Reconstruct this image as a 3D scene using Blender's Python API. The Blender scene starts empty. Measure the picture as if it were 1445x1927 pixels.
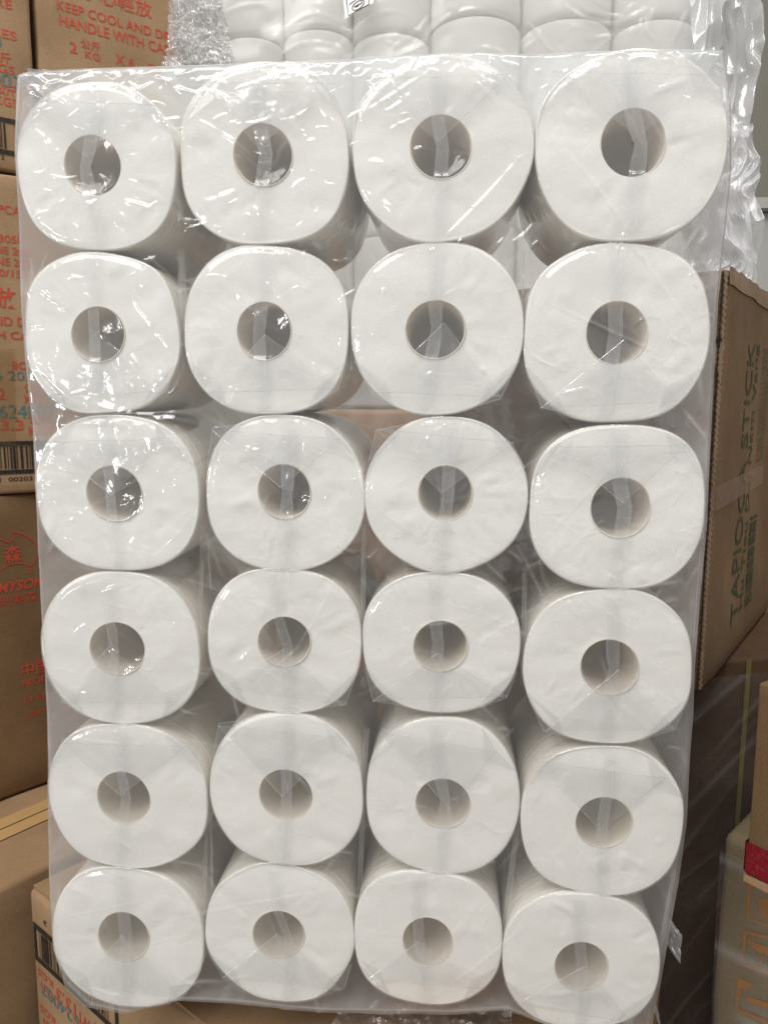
import bpy, bmesh, math, random
import numpy as np
from mathutils import Matrix, Vector

scene = bpy.context.scene
rng = np.random.default_rng(7)
random.seed(7)

# ------------------------------------------------------------------ camera
# phone held in front of the pack: the pack's front is the plane Y = 0, X to the right, Z up (metres)
PW, PH, FPX = 1445.0, 1927.0, 1447.0
PITCH, YAW, ROLL = 0.14095802, -0.08690397, 0.00255072
CAM = np.array([0.05879555, -0.47367871, 0.10886856])
_f = np.array([math.sin(YAW) * math.cos(PITCH), math.cos(YAW) * math.cos(PITCH), -math.sin(PITCH)])
_r = np.array([math.cos(YAW), -math.sin(YAW), 0.0])
_u = np.cross(_r, _f)
_r, _u = math.cos(ROLL) * _r + math.sin(ROLL) * _u, -math.sin(ROLL) * _r + math.cos(ROLL) * _u
cd = bpy.data.cameras.new("camera")
cd.sensor_fit = 'VERTICAL'; cd.sensor_height = 24.0; cd.lens = 24.0 * FPX / PH
cd.clip_start = 0.01; cd.clip_end = 200
cam = bpy.data.objects.new("camera", cd)
scene.collection.objects.link(cam)
cam.matrix_world = Matrix(((_r[0], _u[0], -_f[0], CAM[0]), (_r[1], _u[1], -_f[1], CAM[1]), (_r[2], _u[2], -_f[2], CAM[2]), (0, 0, 0, 1)))
scene.camera = cam

# ------------------------------------------------------------------ light
world = bpy.data.worlds.new("World"); scene.world = world; world.use_nodes = True
wb = world.node_tree.nodes["Background"]
wb.inputs[0].default_value = (1.0, 0.98, 0.95, 1); wb.inputs[1].default_value = 0.44

def area(name, loc, target, sx, sy, power, col):
    l = bpy.data.lights.new(name, 'AREA'); l.shape = 'RECTANGLE'; l.size = sx; l.size_y = sy; l.energy = power; l.color = col
    o = bpy.data.objects.new(name, l); scene.collection.objects.link(o)
    o.location = loc
    o.rotation_euler = (Vector(target) - Vector(loc)).to_track_quat('-Z', 'Y').to_euler()
    return o
# three roof light panels over the aisle and the open loading door behind the photographer
for i, (x, y) in enumerate(((-0.85, -0.75), (-0.15, -0.95), (0.55, -0.7))):
    area("roof_light_panel", (x, y - 0.1, 2.5), (x * 0.4, 0.05, 0.0), 0.26, 1.6, 15.0, (1.0, 0.99, 0.97))
area("loading_door_light", (-1.9, -3.0, 3.3), (0.0, 0.0, 0.0), 2.6, 1.7, 66, (1.0, 0.97, 0.92))

# added strip lamp for glints on the lower film, low and to the left behind the photographer
area("film_glint_light", (-2.75, -3.2, 0.0), (0.0, 0.0, 0.0), 0.85, 0.24, 13, (1.0, 0.99, 0.97))

scene.view_settings.view_transform = 'Standard'; scene.view_settings.look = 'None'
scene.view_settings.gamma = 1.0; scene.view_settings.use_curve_mapping = False
scene.view_settings.exposure = 0.50
scene.render.engine = 'CYCLES'
cy = scene.cycles
cy.max_bounces = 8; cy.diffuse_bounces = 5; cy.glossy_bounces = 3; cy.transmission_bounces = 6
cy.transparent_max_bounces = 40; cy.caustics_reflective = False; cy.caustics_refractive = False
cy.use_denoising = True; cy.adaptive_threshold = 0.02

# ------------------------------------------------------------------ pixel -> place helpers
def ray(px, py):
    return _r * ((px - PW / 2) / FPX) - _u * ((py - PH / 2) / FPX) + _f
def on_plane(px, py, p0, n):
    d = ray(px, py); return CAM + d * (np.dot(np.asarray(p0) - CAM, n) / np.dot(d, n))
def onY(px, py, Y): return on_plane(px, py, (0, Y, 0), np.array([0, 1.0, 0]))
def onZ(px, py, Z): return on_plane(px, py, (0, 0, Z), np.array([0, 0, 1.0]))
def dirv(deg):
    a = math.radians(deg); return np.array([math.sin(a), math.cos(a), 0.0])
UP = np.array([0, 0, 1.0])

# ------------------------------------------------------------------ object helpers
def link(o, parent=None):
    scene.collection.objects.link(o)
    if parent is not None: o.parent = parent
    return o
def empty(name, loc=(0, 0, 0)):
    o = bpy.data.objects.new(name, None); o.location = loc; o.empty_display_size = 0.02
    return link(o)
def tag(o, label=None, cat=None, group=None, kind=None):
    if label: o["label"] = label
    if cat: o["category"] = cat
    if group: o["group"] = group
    if kind: o["kind"] = kind
    return o
def mesh_obj(name, V, F, mats, parent=None, smooth=True, mi=None, attr=None, local=True):
    V = np.asarray(V, float).reshape(-1, 3)
    if parent is not None and local: V = V - np.array(parent_base(parent))
    me = bpy.data.meshes.new(name)
    me.from_pydata(V.tolist() if len(V) < 3000 else V, [], F if isinstance(F, list) else F.tolist())
    if not isinstance(mats, (list, tuple)): mats = [mats]
    for m in mats: me.materials.append(m)
    if mi is not None: me.polygons.foreach_set("material_index", np.asarray(mi, np.int32))
    if smooth: me.polygons.foreach_set("use_smooth", np.ones(len(me.polygons), bool))
    if attr is not None:
        a = me.attributes.new("haze", 'FLOAT', 'POINT'); a.data.foreach_set("value", np.asarray(attr, np.float32).ravel())
    me.update()
    return link(bpy.data.objects.new(name, me), parent)
def parent_base(p):
    b = np.array(p.location[:])
    while p.parent is not None:
        p = p.parent; b = b + np.array(p.location[:])
    return b
def grid_faces(nv, nu, closed=False, off=0):
    i = np.arange(nv - 1)[:, None]; j = np.arange(nu if closed else nu - 1)[None, :]
    a = i * nu + j; b = i * nu + (j + 1) % nu; c = (i + 1) * nu + (j + 1) % nu; d = (i + 1) * nu + j
    return (np.stack([a, b, c, d], -1).reshape(-1, 4) + off)

# ------------------------------------------------------------------ numpy noise
def vnoise(x, y, seed=0):
    x = np.asarray(x, float); y = np.asarray(y, float)
    xi = np.floor(x).astype(np.int64); yi = np.floor(y).astype(np.int64); fx = x - xi; fy = y - yi
    fx = fx * fx * (3 - 2 * fx); fy = fy * fy * (3 - 2 * fy)
    def h(a, b):
        n = (a * 374761393 + b * 668265263 + seed * 2147483647) & 0xffffffff
        n = ((n ^ (n >> 13)) * 1274126177) & 0xffffffff
        return ((n ^ (n >> 16)) & 0xffff) / 32767.5 - 1.0
    return (h(xi, yi) * (1 - fx) + h(xi + 1, yi) * fx) * (1 - fy) + (h(xi, yi + 1) * (1 - fx) + h(xi + 1, yi + 1) * fx) * fy
def fbm(x, y, seed=0, oct=4):
    s = 0; a = 1.0
    for k in range(oct): s = s + a * vnoise(x * 2 ** k, y * 2 ** k, seed + k); a *= 0.5
    return s
def ridged(x, y, seed=0, oct=4):
    s = 0; a = 1.0
    for k in range(oct): s = s + a * (1 - np.abs(vnoise(x * 1.9 ** k + 7.3 * k, y * 1.9 ** k, seed + k))); a *= 0.55
    return s
def crease(X, Z, H, A, p0, p1, sig, amp, haze=0.0, bend=0.0):
    """a raised fold from p0 to p1 added to height H and haze A"""
    p0 = np.asarray(p0, float); p1 = np.asarray(p1, float); d = p1 - p0; L = float(np.hypot(*d))
    if L < 1e-5: return
    d = d / L; n = np.array([-d[1], d[0]])
    t = (X - p0[0]) * d[0] + (Z - p0[1]) * d[1]; s = (X - p0[0]) * n[0] + (Z - p0[1]) * n[1]
    tt = np.clip(t / L, 0, 1); s = s - bend * L * 4 * tt * (1 - tt)
    m = (t > -0.02 * L) & (t < 1.02 * L) & (np.abs(s) < 4 * sig)
    if not m.any(): return
    w = np.sin(np.pi * np.clip(t[m] / L, 0, 1)) ** 0.6 * np.exp(-0.5 * (s[m] / sig) ** 2)
    H[m] += amp * w; A[m] += haze * w

# ------------------------------------------------------------------ materials
def new_mat(name):
    m = bpy.data.materials.new(name); m.use_nodes = True
    nt = m.node_tree
    for n in list(nt.nodes): nt.nodes.remove(n)
    return m, nt, (lambda t, **k: _node(nt, t, k))
def _node(nt, t, k):
    n = nt.nodes.new(t)
    for a, v in k.items(): setattr(n, a, v)
    return n
def setin(n, **k):
    for a, v in k.items():
        n.inputs[a.replace('_', ' ')].default_value = v

def paper_mat(name, col, bump=0.25, warm=(0.80, 0.76, 0.66), amt=0.10):
    m, nt, N = new_mat(name)
    out = N('ShaderNodeOutputMaterial'); p = N('ShaderNodeBsdfPrincipled')
    tc = N('ShaderNodeTexCoord')
    n1 = N('ShaderNodeTexNoise'); setin(n1, Scale=38.0, Detail=3.0)
    n2 = N('ShaderNodeTexNoise'); setin(n2, Scale=900.0, Detail=4.0)
    n3 = N('ShaderNodeTexNoise'); setin(n3, Scale=160.0, Detail=4.0)
    for n in (n1, n2, n3): nt.links.new(tc.outputs['Object'], n.inputs['Vector'])
    cr = N('ShaderNodeMapRange'); setin(cr, From_Min=0.5, From_Max=0.75, To_Min=0.0, To_Max=amt)
    nt.links.new(n1.outputs['Fac'], cr.inputs['Value'])
    mx = N('ShaderNodeMix', data_type='RGBA'); mx.inputs[6].default_value = (*col, 1); mx.inputs[7].default_value = (*warm, 1)
    nt.links.new(cr.outputs['Result'], mx.inputs[0]); nt.links.new(mx.outputs[2], p.inputs['Base Color'])
    ad = N('ShaderNodeMath', operation='ADD'); ml = N('ShaderNodeMath', operation='MULTIPLY'); ml.inputs[1].default_value = 1.0
    nt.links.new(n3.outputs['Fac'], ml.inputs[0]); nt.links.new(n2.outputs['Fac'], ad.inputs[0]); nt.links.new(ml.outputs[0], ad.inputs[1])
    b = N('ShaderNodeBump'); setin(b, Strength=bump, Distance=0.0006)
    nt.links.new(ad.outputs[0], b.inputs['Height']); nt.links.new(b.outputs['Normal'], p.inputs['Normal'])
    setin(p, Roughness=0.95); p.inputs['Specular IOR Level'].default_value = 0.15
    p.inputs['Sheen Weight'].default_value = 0.15
    nt.links.new(p.outputs[0], out.inputs['Surface'])
    return m

def film_mat(name, haze=0.05, graze=0.25, gloss=1.0, rough=0.10, tint=(0.90, 0.92, 0.96), bump=0.25, bscale=90.0, stretch=(1, 1, 1), clear=(0.985, 0.985, 0.985), attr=1.0):
    """thin clear polythene: lets light through, scatters a little of it, and mirrors at its Fresnel rate"""
    m, nt, N = new_mat(name)
    out = N('ShaderNodeOutputMaterial')
    tr = N('ShaderNodeBsdfTransparent'); tr.inputs[0].default_value = (*clear, 1)
    df = N('ShaderNodeBsdfDiffuse'); df.inputs[0].default_value = (*tint, 1)
    tl = N('ShaderNodeBsdfTranslucent'); tl.inputs[0].default_value = (*tint, 1)
    gl = N('ShaderNodeBsdfGlossy'); gl.inputs['Roughness'].default_value = rough; gl.inputs[0].default_value = (1, 1, 1, 1)
    tc = N('ShaderNodeTexCoord'); mp = N('ShaderNodeMapping'); mp.inputs['Scale'].default_value = stretch
    nz = N('ShaderNodeTexNoise'); setin(nz, Scale=bscale, Detail=3.0, Roughness=0.55, Distortion=0.6)
    nt.links.new(tc.outputs['Object'], mp.inputs[0]); nt.links.new(mp.outputs[0], nz.inputs['Vector'])
    b = N('ShaderNodeBump'); setin(b, Strength=bump, Distance=0.002)
    nt.links.new(nz.outputs['Fac'], b.inputs['Height']); nt.links.new(b.outputs['Normal'], gl.inputs['Normal'])
    sc = N('ShaderNodeMixShader'); sc.inputs[0].default_value = 0.35
    nt.links.new(df.outputs[0], sc.inputs[1]); nt.links.new(tl.outputs[0], sc.inputs[2])
    lw = N('ShaderNodeLayerWeight'); lw.inputs['Blend'].default_value = 0.22
    at = N('ShaderNodeAttribute'); at.attribute_name = "haze"
    m1 = N('ShaderNodeMath', operation='MULTIPLY_ADD'); m1.inputs[1].default_value = graze; m1.inputs[2].default_value = haze
    nt.links.new(lw.outputs['Facing'], m1.inputs[0])
    m2 = N('ShaderNodeMath', operation='MULTIPLY_ADD', use_clamp=True); m2.inputs[1].default_value = attr
    nt.links.new(at.outputs['Fac'], m2.inputs[0]); nt.links.new(m1.outputs[0], m2.inputs[2])
    mh = N('ShaderNodeMixShader'); nt.links.new(m2.outputs[0], mh.inputs[0])
    nt.links.new(tr.outputs[0], mh.inputs[1]); nt.links.new(sc.outputs[0], mh.inputs[2])
    # reflectance of a thin sheet seen from either side (Schlick)
    fr = N('ShaderNodeLayerWeight'); fr.inputs['Blend'].default_value = 0.5
    nt.links.new(b.outputs['Normal'], fr.inputs['Normal'])
    pw = N('ShaderNodeMath', operation='POWER'); pw.inputs[1].default_value = 5.0
    nt.links.new(fr.outputs['Facing'], pw.inputs[0])
    mg = N('ShaderNodeMath', operation='MULTIPLY_ADD', use_clamp=True); mg.inputs[1].default_value = 0.85 * min(1.0, gloss); mg.inputs[2].default_value = 0.075 * gloss
    nt.links.new(pw.outputs[0], mg.inputs[0])
    fin = N('ShaderNodeMixShader'); nt.links.new(mg.outputs[0], fin.inputs[0])
    nt.links.new(mh.outputs[0], fin.inputs[1]); nt.links.new(gl.outputs[0], fin.inputs[2])
    nt.links.new(fin.outputs[0], out.inputs['Surface'])
    return m

def card_mat(name, col, dark, rough=0.85):
    m, nt, N = new_mat(name)
    out = N('ShaderNodeOutputMaterial'); p = N('ShaderNodeBsdfPrincipled'); tc = N('ShaderNodeTexCoord')
    n1 = N('ShaderNodeTexNoise'); setin(n1, Scale=9.0, Detail=5.0, Roughness=0.6)
    n2 = N('ShaderNodeTexNoise'); setin(n2, Scale=650.0, Detail=3.0)
    mp = N('ShaderNodeMapping'); mp.inputs['Scale'].default_value = (40, 40, 420)
    n3 = N('ShaderNodeTexNoise'); setin(n3, Scale=1.0, Detail=2.0)
    nt.links.new(tc.outputs['Object'], n1.inputs['Vector']); nt.links.new(tc.outputs['Object'], n2.inputs['Vector'])
    nt.links.new(tc.outputs['Object'], mp.inputs[0]); nt.links.new(mp.outputs[0], n3.inputs['Vector'])
    mx = N('ShaderNodeMix', data_type='RGBA'); mx.inputs[6].default_value = (*[c * 0.86 for c in dark], 1); mx.inputs[7].default_value = (*[c * 1.05 for c in col], 1)
    mr = N('ShaderNodeMapRange'); setin(mr, From_Min=0.3, From_Max=0.7)
    nt.links.new(n1.outputs['Fac'], mr.inputs['Value']); nt.links.new(mr.outputs[0], mx.inputs[0])
    mx2 = N('ShaderNodeMix', data_type='RGBA', blend_type='MULTIPLY'); mx2.inputs[0].default_value = 0.35
    nt.links.new(mx.outputs[2], mx2.inputs[6])
    rp = N('ShaderNodeMapRange'); setin(rp, From_Min=0.3, From_Max=0.7, To_Min=0.62, To_Max=1.25)
    nt.links.new(n2.outputs['Fac'], rp.inputs['Value']); nt.links.new(rp.outputs[0], mx2.inputs[7])
    nt.links.new(mx2.outputs[2], p.inputs['Base Color'])
    b = N('ShaderNodeBump'); setin(b, Strength=0.25, Distance=0.0006)
    nt.links.new(n3.outputs['Fac'], b.inputs['Height']); nt.links.new(b.outputs['Normal'], p.inputs['Normal'])
    setin(p, Roughness=rough); p.inputs['Specular IOR Level'].default_value = 0.25
    nt.links.new(p.outputs[0], out.inputs['Surface'])
    return m

def ink_mat(name, col, wear=0.2, rough=0.7, under=(0.36, 0.235, 0.135)):
    """flat printing ink, a little worn so that the board shows through"""
    m, nt, N = new_mat(name)
    out = N('ShaderNodeOutputMaterial'); p = N('ShaderNodeBsdfPrincipled'); tc = N('ShaderNodeTexCoord')
    n = N('ShaderNodeTexNoise'); setin(n, Scale=420.0, Detail=4.0)
    nt.links.new(tc.outputs['Object'], n.inputs['Vector'])
    mr = N('ShaderNodeMapRange'); setin(mr, From_Min=0.48, From_Max=0.72, To_Min=0.0, To_Max=wear)
    nt.links.new(n.outputs['Fac'], mr.inputs['Value'])
    mx = N('ShaderNodeMix', data_type='RGBA'); mx.inputs[6].default_value = (*col, 1); mx.inputs[7].default_value = (*under, 1)
    nt.links.new(mr.outputs[0], mx.inputs[0]); nt.links.new(mx.outputs[2], p.inputs['Base Color'])
    setin(p, Roughness=rough); p.inputs['Specular IOR Level'].default_value = 0.2
    nt.links.new(p.outputs[0], out.inputs['Surface'])
    return m
def plain_mat(name, col, rough=0.7, nscale=12.0, var=0.25):
    m, nt, N = new_mat(name)
    out = N('ShaderNodeOutputMaterial'); p = N('ShaderNodeBsdfPrincipled'); tc = N('ShaderNodeTexCoord')
    n = N('ShaderNodeTexNoise'); setin(n, Scale=nscale, Detail=5.0)
    nt.links.new(tc.outputs['Object'], n.inputs['Vector'])
    mx = N('ShaderNodeMix', data_type='RGBA'); mx.inputs[6].default_value = (*[c * (1 - var) for c in col], 1); mx.inputs[7].default_value = (*[min(1, c * (1 + var)) for c in col], 1)
    nt.links.new(n.outputs['Fac'], mx.inputs[0]); nt.links.new(mx.outputs[2], p.inputs['Base Color'])
    setin(p, Roughness=rough)
    nt.links.new(p.outputs[0], out.inputs['Surface'])
    return m

M = {}
M['paper'] = paper_mat('tissue_paper', (0.935, 0.925, 0.898), bump=0.3)
M['barrel'] = paper_mat('tissue_side', (0.945, 0.90, 0.825), bump=0.12)
M['barrel2'] = paper_mat('tissue_side_rear_dimmed', (0.72, 0.715, 0.70), bump=0.12)  # white paper darkened, standing in for weaker light on the rear rolls
M['core'] = paper_mat('core_board', (0.74, 0.675, 0.585), bump=0.1, warm=(0.50, 0.45, 0.38), amt=0.3)
M['wrap'] = film_mat('roll_wrap_film', tint=(0.93, 0.925, 0.91), haze=0.035, graze=0.16, gloss=0.9, rough=0.09, bump=0.35, bscale=70)
M['flap'] = film_mat('folded_film', haze=0.06, graze=0.15, gloss=0.9, rough=0.12, bump=0.3, bscale=60)
M['hem'] = film_mat('film_crease', haze=0.20, graze=0.1, gloss=1.6, rough=0.18, bump=0.3, bscale=200)
M['seam'] = film_mat('welded_film_seam', haze=0.13, graze=0.1, gloss=1.1, rough=0.14, bump=0.25, bscale=120, stretch=(1, 1, 2.5))
M['bag'] = film_mat('outer_bag_film', haze=0.045, graze=0.12, tint=(0.92, 0.92, 0.925), gloss=1.0, rough=0.075, bump=0.14, bscale=42, stretch=(1.6, 1, 0.8))
M['bagside'] = film_mat('outer_bag_side_film', haze=0.24, graze=0.30, gloss=0.9, rough=0.16, bump=0.5, bscale=40, tint=(0.86, 0.86, 0.92))
M['bagtop'] = film_mat('outer_bag_top_film', haze=0.32, graze=0.30, gloss=1.0, rough=0.2, bump=0.3, bscale=30, tint=(0.86, 0.92, 0.97))
M['pleat'] = film_mat('film_pleat', haze=0.10, graze=0.15, gloss=1.0, rough=0.15, bump=0.3, bscale=60)
M['crumple'] = film_mat('crumpled_film', haze=0.30, graze=0.25, gloss=5.5, rough=0.16, bump=0.15, bscale=160, tint=(0.95, 0.96, 0.97))
M['bag2'] = film_mat('rear_bag_film', haze=0.40, graze=0.2, gloss=0.4, rough=0.18, bump=0.2, bscale=30, clear=(0.92, 0.92, 0.91), tint=(0.72, 0.72, 0.715))  # grey tint also dims the rear pack in place of weaker light
M['ruffle'] = film_mat('ruffled_film', haze=0.36, graze=0.3, gloss=1.1, rough=0.16, bump=0.3, bscale=60)
M['stretch'] = film_mat('stretch_wrap_film', haze=0.035, graze=0.12, gloss=0.9, rough=0.22, bump=0.6, bscale=60, stretch=(1, 1, 1))
M['card'] = card_mat('kraft_board', (0.345, 0.225, 0.128), (0.285, 0.18, 0.098))
M['card_mid'] = card_mat('kraft_board_plain', (0.32, 0.205, 0.112), (0.26, 0.16, 0.085))
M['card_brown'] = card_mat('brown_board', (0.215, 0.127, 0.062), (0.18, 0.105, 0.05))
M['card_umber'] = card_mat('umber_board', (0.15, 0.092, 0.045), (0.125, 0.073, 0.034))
M['card_grey'] = card_mat('greyish_kraft_board', (0.225, 0.143, 0.078), (0.165, 0.102, 0.054))
M['card_dark'] = card_mat('shade_dark_kraft_board', (0.11, 0.062, 0.033), (0.07, 0.038, 0.020))  # brown board darkened: shade under the TAPIOCA carton put into the colour
M['card_rear'] = card_mat('rear_kraft_board', (0.30, 0.19, 0.12), (0.24, 0.15, 0.09))
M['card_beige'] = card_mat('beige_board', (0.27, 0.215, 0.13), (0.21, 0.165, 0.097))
M['torn'] = card_mat('torn_board_edge', (0.38, 0.27, 0.18), (0.20, 0.13, 0.08))
M['tape'] = plain_mat('brown_packing_tape', (0.42, 0.26, 0.11), 0.45, 30, 0.12)
M['red'] = ink_mat('red_ink', (0.46, 0.065, 0.035))
M['teal'] = ink_mat('teal_stamp_ink', (0.07, 0.15, 0.16), wear=0.6)
M['black'] = ink_mat('black_ink', (0.02, 0.018, 0.016), wear=0.12)
M['green'] = ink_mat('green_ink', (0.04, 0.07, 0.03), wear=0.3, under=(0.22, 0.145, 0.082))
M['orange'] = ink_mat('orange_ink', (0.42, 0.17, 0.035), wear=0.65, under=(0.27, 0.215, 0.13))
M['redband'] = ink_mat('crimson_band', (0.15, 0.003, 0.010), wear=0.1, rough=0.45)
M['strap'] = plain_mat('yellow_strap', (0.20, 0.165, 0.05), 0.5, 60, 0.15)
M['dark'] = plain_mat('dark_slot', (0.02, 0.014, 0.01), 0.9)
M['wall'] = plain_mat('grey_wall_paint', (0.20, 0.19, 0.16), 0.8, 6, 0.12)
M['ledge'] = plain_mat('pale_ledge', (0.42, 0.42, 0.40), 0.7, 6, 0.1)
M['floor'] = plain_mat('concrete', (0.22, 0.21, 0.19), 0.85, 8, 0.25)
M['label'] = plain_mat('white_label', (0.80, 0.80, 0.78), 0.5, 40, 0.04)

# ------------------------------------------------------------------ setting
FLOOR_Z = -0.78
def slab(name, x0, x1, y0, y1, z0, z1, mat, parent=None):
    V = [(x, y, z) for z in (z0, z1) for y in (y0, y1) for x in (x0, x1)]
    F = [[0, 2, 3, 1], [4, 5, 7, 6], [0, 1, 5, 4], [2, 6, 7, 3], [0, 4, 6, 2], [1, 3, 7, 5]]
    return mesh_obj(name, V, F, mat, parent, smooth=False)
fl = slab('floor', -4, 4, -4, 4, FLOOR_Z - 0.05, FLOOR_Z, M['floor']); tag(fl, kind='structure')
wl = slab('wall', -4, 4, 2.6, 2.7, FLOOR_Z, 3.0, M['wall']); tag(wl, kind='structure')
lg_a = onY(1395, 392, 2.5); lg_b = onY(1600, 368, 2.5)
lg = slab('ledge', lg_a[0], lg_b[0], 2.5, 2.6, lg_a[2], lg_b[2], M['ledge'], wl)
slab('panel', lg_a[0] + 0.03, lg_b[0], 2.56, 2.6, lg_a[2] - 1.2, lg_a[2] - 0.004, M['ledge'], wl)

# ------------------------------------------------------------------ cartons
class Face:
    """a vertical printed face: origin (world), u along it, n out of it"""
    def __init__(s, o, u, n, up=UP, dent=0.0, seed=0): s.o = np.asarray(o, float); s.u = u; s.n = n; s.up = up; s.dent = dent; s.seed = seed
    def at(s, px, py):
        p = on_plane(px, py, s.o, s.n); d = p - s.o; return np.array([np.dot(d, s.u), np.dot(d, s.up)])
    def w(s, a, lift=0.0008):
        a = np.asarray(a, float).reshape(-1, 2); p = s.o + a[:, :1] * s.u + a[:, 1:] * s.up + s.n * lift
        if s.dent: p = p - s.n * np.abs(s.dent * fbm(a[:, 0] * 9 + a[:, 1] * 4, a[:, 1] * 11, s.seed, 2))[:, None]
        return p

def carton(name, label, cat, corner, ang, w, d, z0, z1, mat, group=None, r=0.004, dent=0.0015, seed=1, cuts=22):
    """corner = front left bottom corner; ang = heading of the front face's width; depth goes to its left-hand back"""
    u = dirv(ang); v = np.array([-u[1], u[0], 0.0])
    root = empty(name, (corner[0], corner[1], z0)); tag(root, label, cat, group)
    h = z1 - z0
    bm = bmesh.new(); bmesh.ops.create_cube(bm, size=1.0)
    bmesh.ops.subdivide_edges(bm, edges=bm.edges[:], cuts=cuts, use_grid_fill=True)
    P = np.array([x.co[:] for x in bm.verts]) + 0.5
    P = P * np.array([w, d, h])
    # pull the outer grid lines close to the edges so that the rounding is tight
    for k, L in enumerate((w, d, h)):
        t = P[:, k] / L; step = 1.0 / (cuts + 1)
        P[:, k] = np.where(np.abs(t - step) < 1e-4, r, np.where(np.abs(t - 1 + step) < 1e-4, L - r, P[:, k]))
    lo = np.array([r, r, r]); hi = np.array([w, d, h]) - r
    q = np.clip(P, lo, hi); dd = P - q; ln = np.linalg.norm(dd, axis=1, keepdims=True)
    P = q + np.where(ln > 0, dd / np.maximum(ln, 1e-9) * r, 0)
    nf = dent * (fbm(P[:, 0] * 9 + P[:, 2] * 4, P[:, 2] * 11 + P[:, 1] * 7, seed, 2))
    c = np.array([w, d, h]) / 2; nn = (P - c) / c; nn = np.where(np.abs(nn) > 0.97, nn, 0); nl = np.linalg.norm(nn, axis=1, keepdims=True)
    P = P - nn / np.maximum(nl, 1e-6) * np.abs(nf)[:, None]
    Wd = P[:, :1] * u + P[:, 1:2] * v + P[:, 2:] * UP
    F = [[x.index for x in f.verts] for f in bm.faces]; bm.free()
    mesh_obj('body', Wd, F, mat, root, local=False)
    root['_'] = 1; del root['_']
    f = Face((corner[0], corner[1], z0), u, -v, dent=dent, seed=seed)
    side = Face(np.array([corner[0], corner[1], z0]) + u * w, v, u)
    lside = Face(np.array([corner[0], corner[1], z0]) + v * d, -v, -u)
    return root, f, side, lside, u, v

def ribbon_poly(face, pts, width, lift=0.0008, closed=False):
    """flat ribbon along points in face coordinates"""
    P = np.asarray(pts, float); n = len(P); V = []; F = []
    for i in range(n):
        a = P[(i - 1) % n] if (closed or i > 0) else P[i]; b = P[(i + 1) % n] if (closed or i < n - 1) else P[i]
        t = b - a; t = t / max(np.linalg.norm(t), 1e-9); nn = np.array([-t[1], t[0]])
        V += [P[i] + nn * width / 2, P[i] - nn * width / 2]
    for i in range(n if closed else n - 1):
        j = (i + 1) % n; F.append([2 * i, 2 * i + 1, 2 * j + 1, 2 * j])
    return face.w(V, lift), F

_txt = {}
def glyphs(s, bold):
    k = (s, bold)
    if k not in _txt:
        c = bpy.data.curves.new("t", "FONT"); c.body = s; c.offset = bold; c.resolution_u = 3
        o = bpy.data.objects.new("t", c); scene.collection.objects.link(o); bpy.context.view_layer.update()
        me = bpy.data.meshes.new_from_object(o.evaluated_get(bpy.context.evaluated_depsgraph_get()))
        V = np.array([v.co[:2] for v in me.vertices]); F = [list(p.vertices) for p in me.polygons]
        bpy.data.objects.remove(o); bpy.data.curves.remove(c); bpy.data.meshes.remove(me)
        _txt[k] = (V, F)
    return _txt[k]
def text(root, face, s, px0, py0, px1, hpx, mat, rot=0, bold=0.006, slant=0.0, name='lettering', py1=None, flip=False, lift=0.0005):
    """print s on a face: baseline starts at photo point (px0,py0), runs to px1; capitals hpx tall"""
    V, F = glyphs(s, bold)
    V = V - np.array([V[:, 0].min(), 0]); W = V[:, 0].max(); cap = max(0.05, V[:, 1].max())
    a = face.at(px0, py0)
    if rot == 0:
        b = face.at(px1, py0 if py1 is None else py1); L = abs(b[0] - a[0]); hh = abs(face.at(px0, py0 - hpx)[1] - a[1])
        Q = np.stack([V[:, 0] / W * L + slant * V[:, 1] / cap * hh, V[:, 1] / cap * hh], 1)
    elif rot == 180:
        b = face.at(px1, py0 if py1 is None else py1); L = abs(b[0] - a[0]); hh = abs(face.at(px0, py0 + hpx)[1] - a[1])
        Q = -np.stack([V[:, 0] / W * L, V[:, 1] / cap * hh], 1)
    else:  # 90: reads upwards
        b = face.at(px0, px1); L = abs(b[1] - a[1]); hh = abs(face.at(px0 - hpx, py0)[0] - a[0])
        Q = np.stack([-V[:, 1] / cap * hh, V[:, 0] / W * L], 1)
    return mesh_obj(name, face.w(a + Q, lift), F, mat, root, smooth=False)
def barcode(root, face, s0, s1, z0, z1, seed, frame=True, name='barcode', mat=None, fw=0.0045, vertical=False):
    rr = random.Random(seed); V = []; F = []
    def rect(a, b, c, d):
        k = len(V); V.extend([(a, c), (b, c), (b, d), (a, d)]); F.append([k, k + 1, k + 2, k + 3])
    t = 0.010 if frame else 0
    if frame:
        rect(s0, s1, z1 - fw, z1); rect(s0, s1, z0, z0 + fw); rect(s0, s0 + fw * .8, z0 + fw, z1 - fw); rect(s1 - fw * .8, s1, z0 + fw, z1 - fw)
    lo, hi = (s0 + t, s1 - t) if not vertical else (z0 + t, z1 - t)
    x = lo
    while x < hi - 0.004:
        w = rr.choice((1, 1, 2, 2, 3)) * 0.00095
        if vertical: rect(s0 + 0.0005, s1 - 0.0005, x, x + w)
        else: rect(x, x + w, z0 + fw + 0.001, z1 - fw - 0.001) if frame else rect(x, x + w, z0, z1)
        x += w + rr.choice((1, 1, 2, 3)) * 0.00095
    return mesh_obj(name, face.w(V, 0.0009), F, mat or M['black'], root, smooth=False)

# --- the wall of stacked cartons on the left (all share one heading) ---
AW = 48.0; UW = dirv(AW)
PACK_Z = onY(250, 1893, 0.03)[2]          # underside of the pack
t_ = ray(0, 758); P0 = CAM + t_ * 0.67; P0 = np.array([P0[0], P0[1], 0.0])
NW = np.array([UW[1], -UW[0], 0.0])
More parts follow.
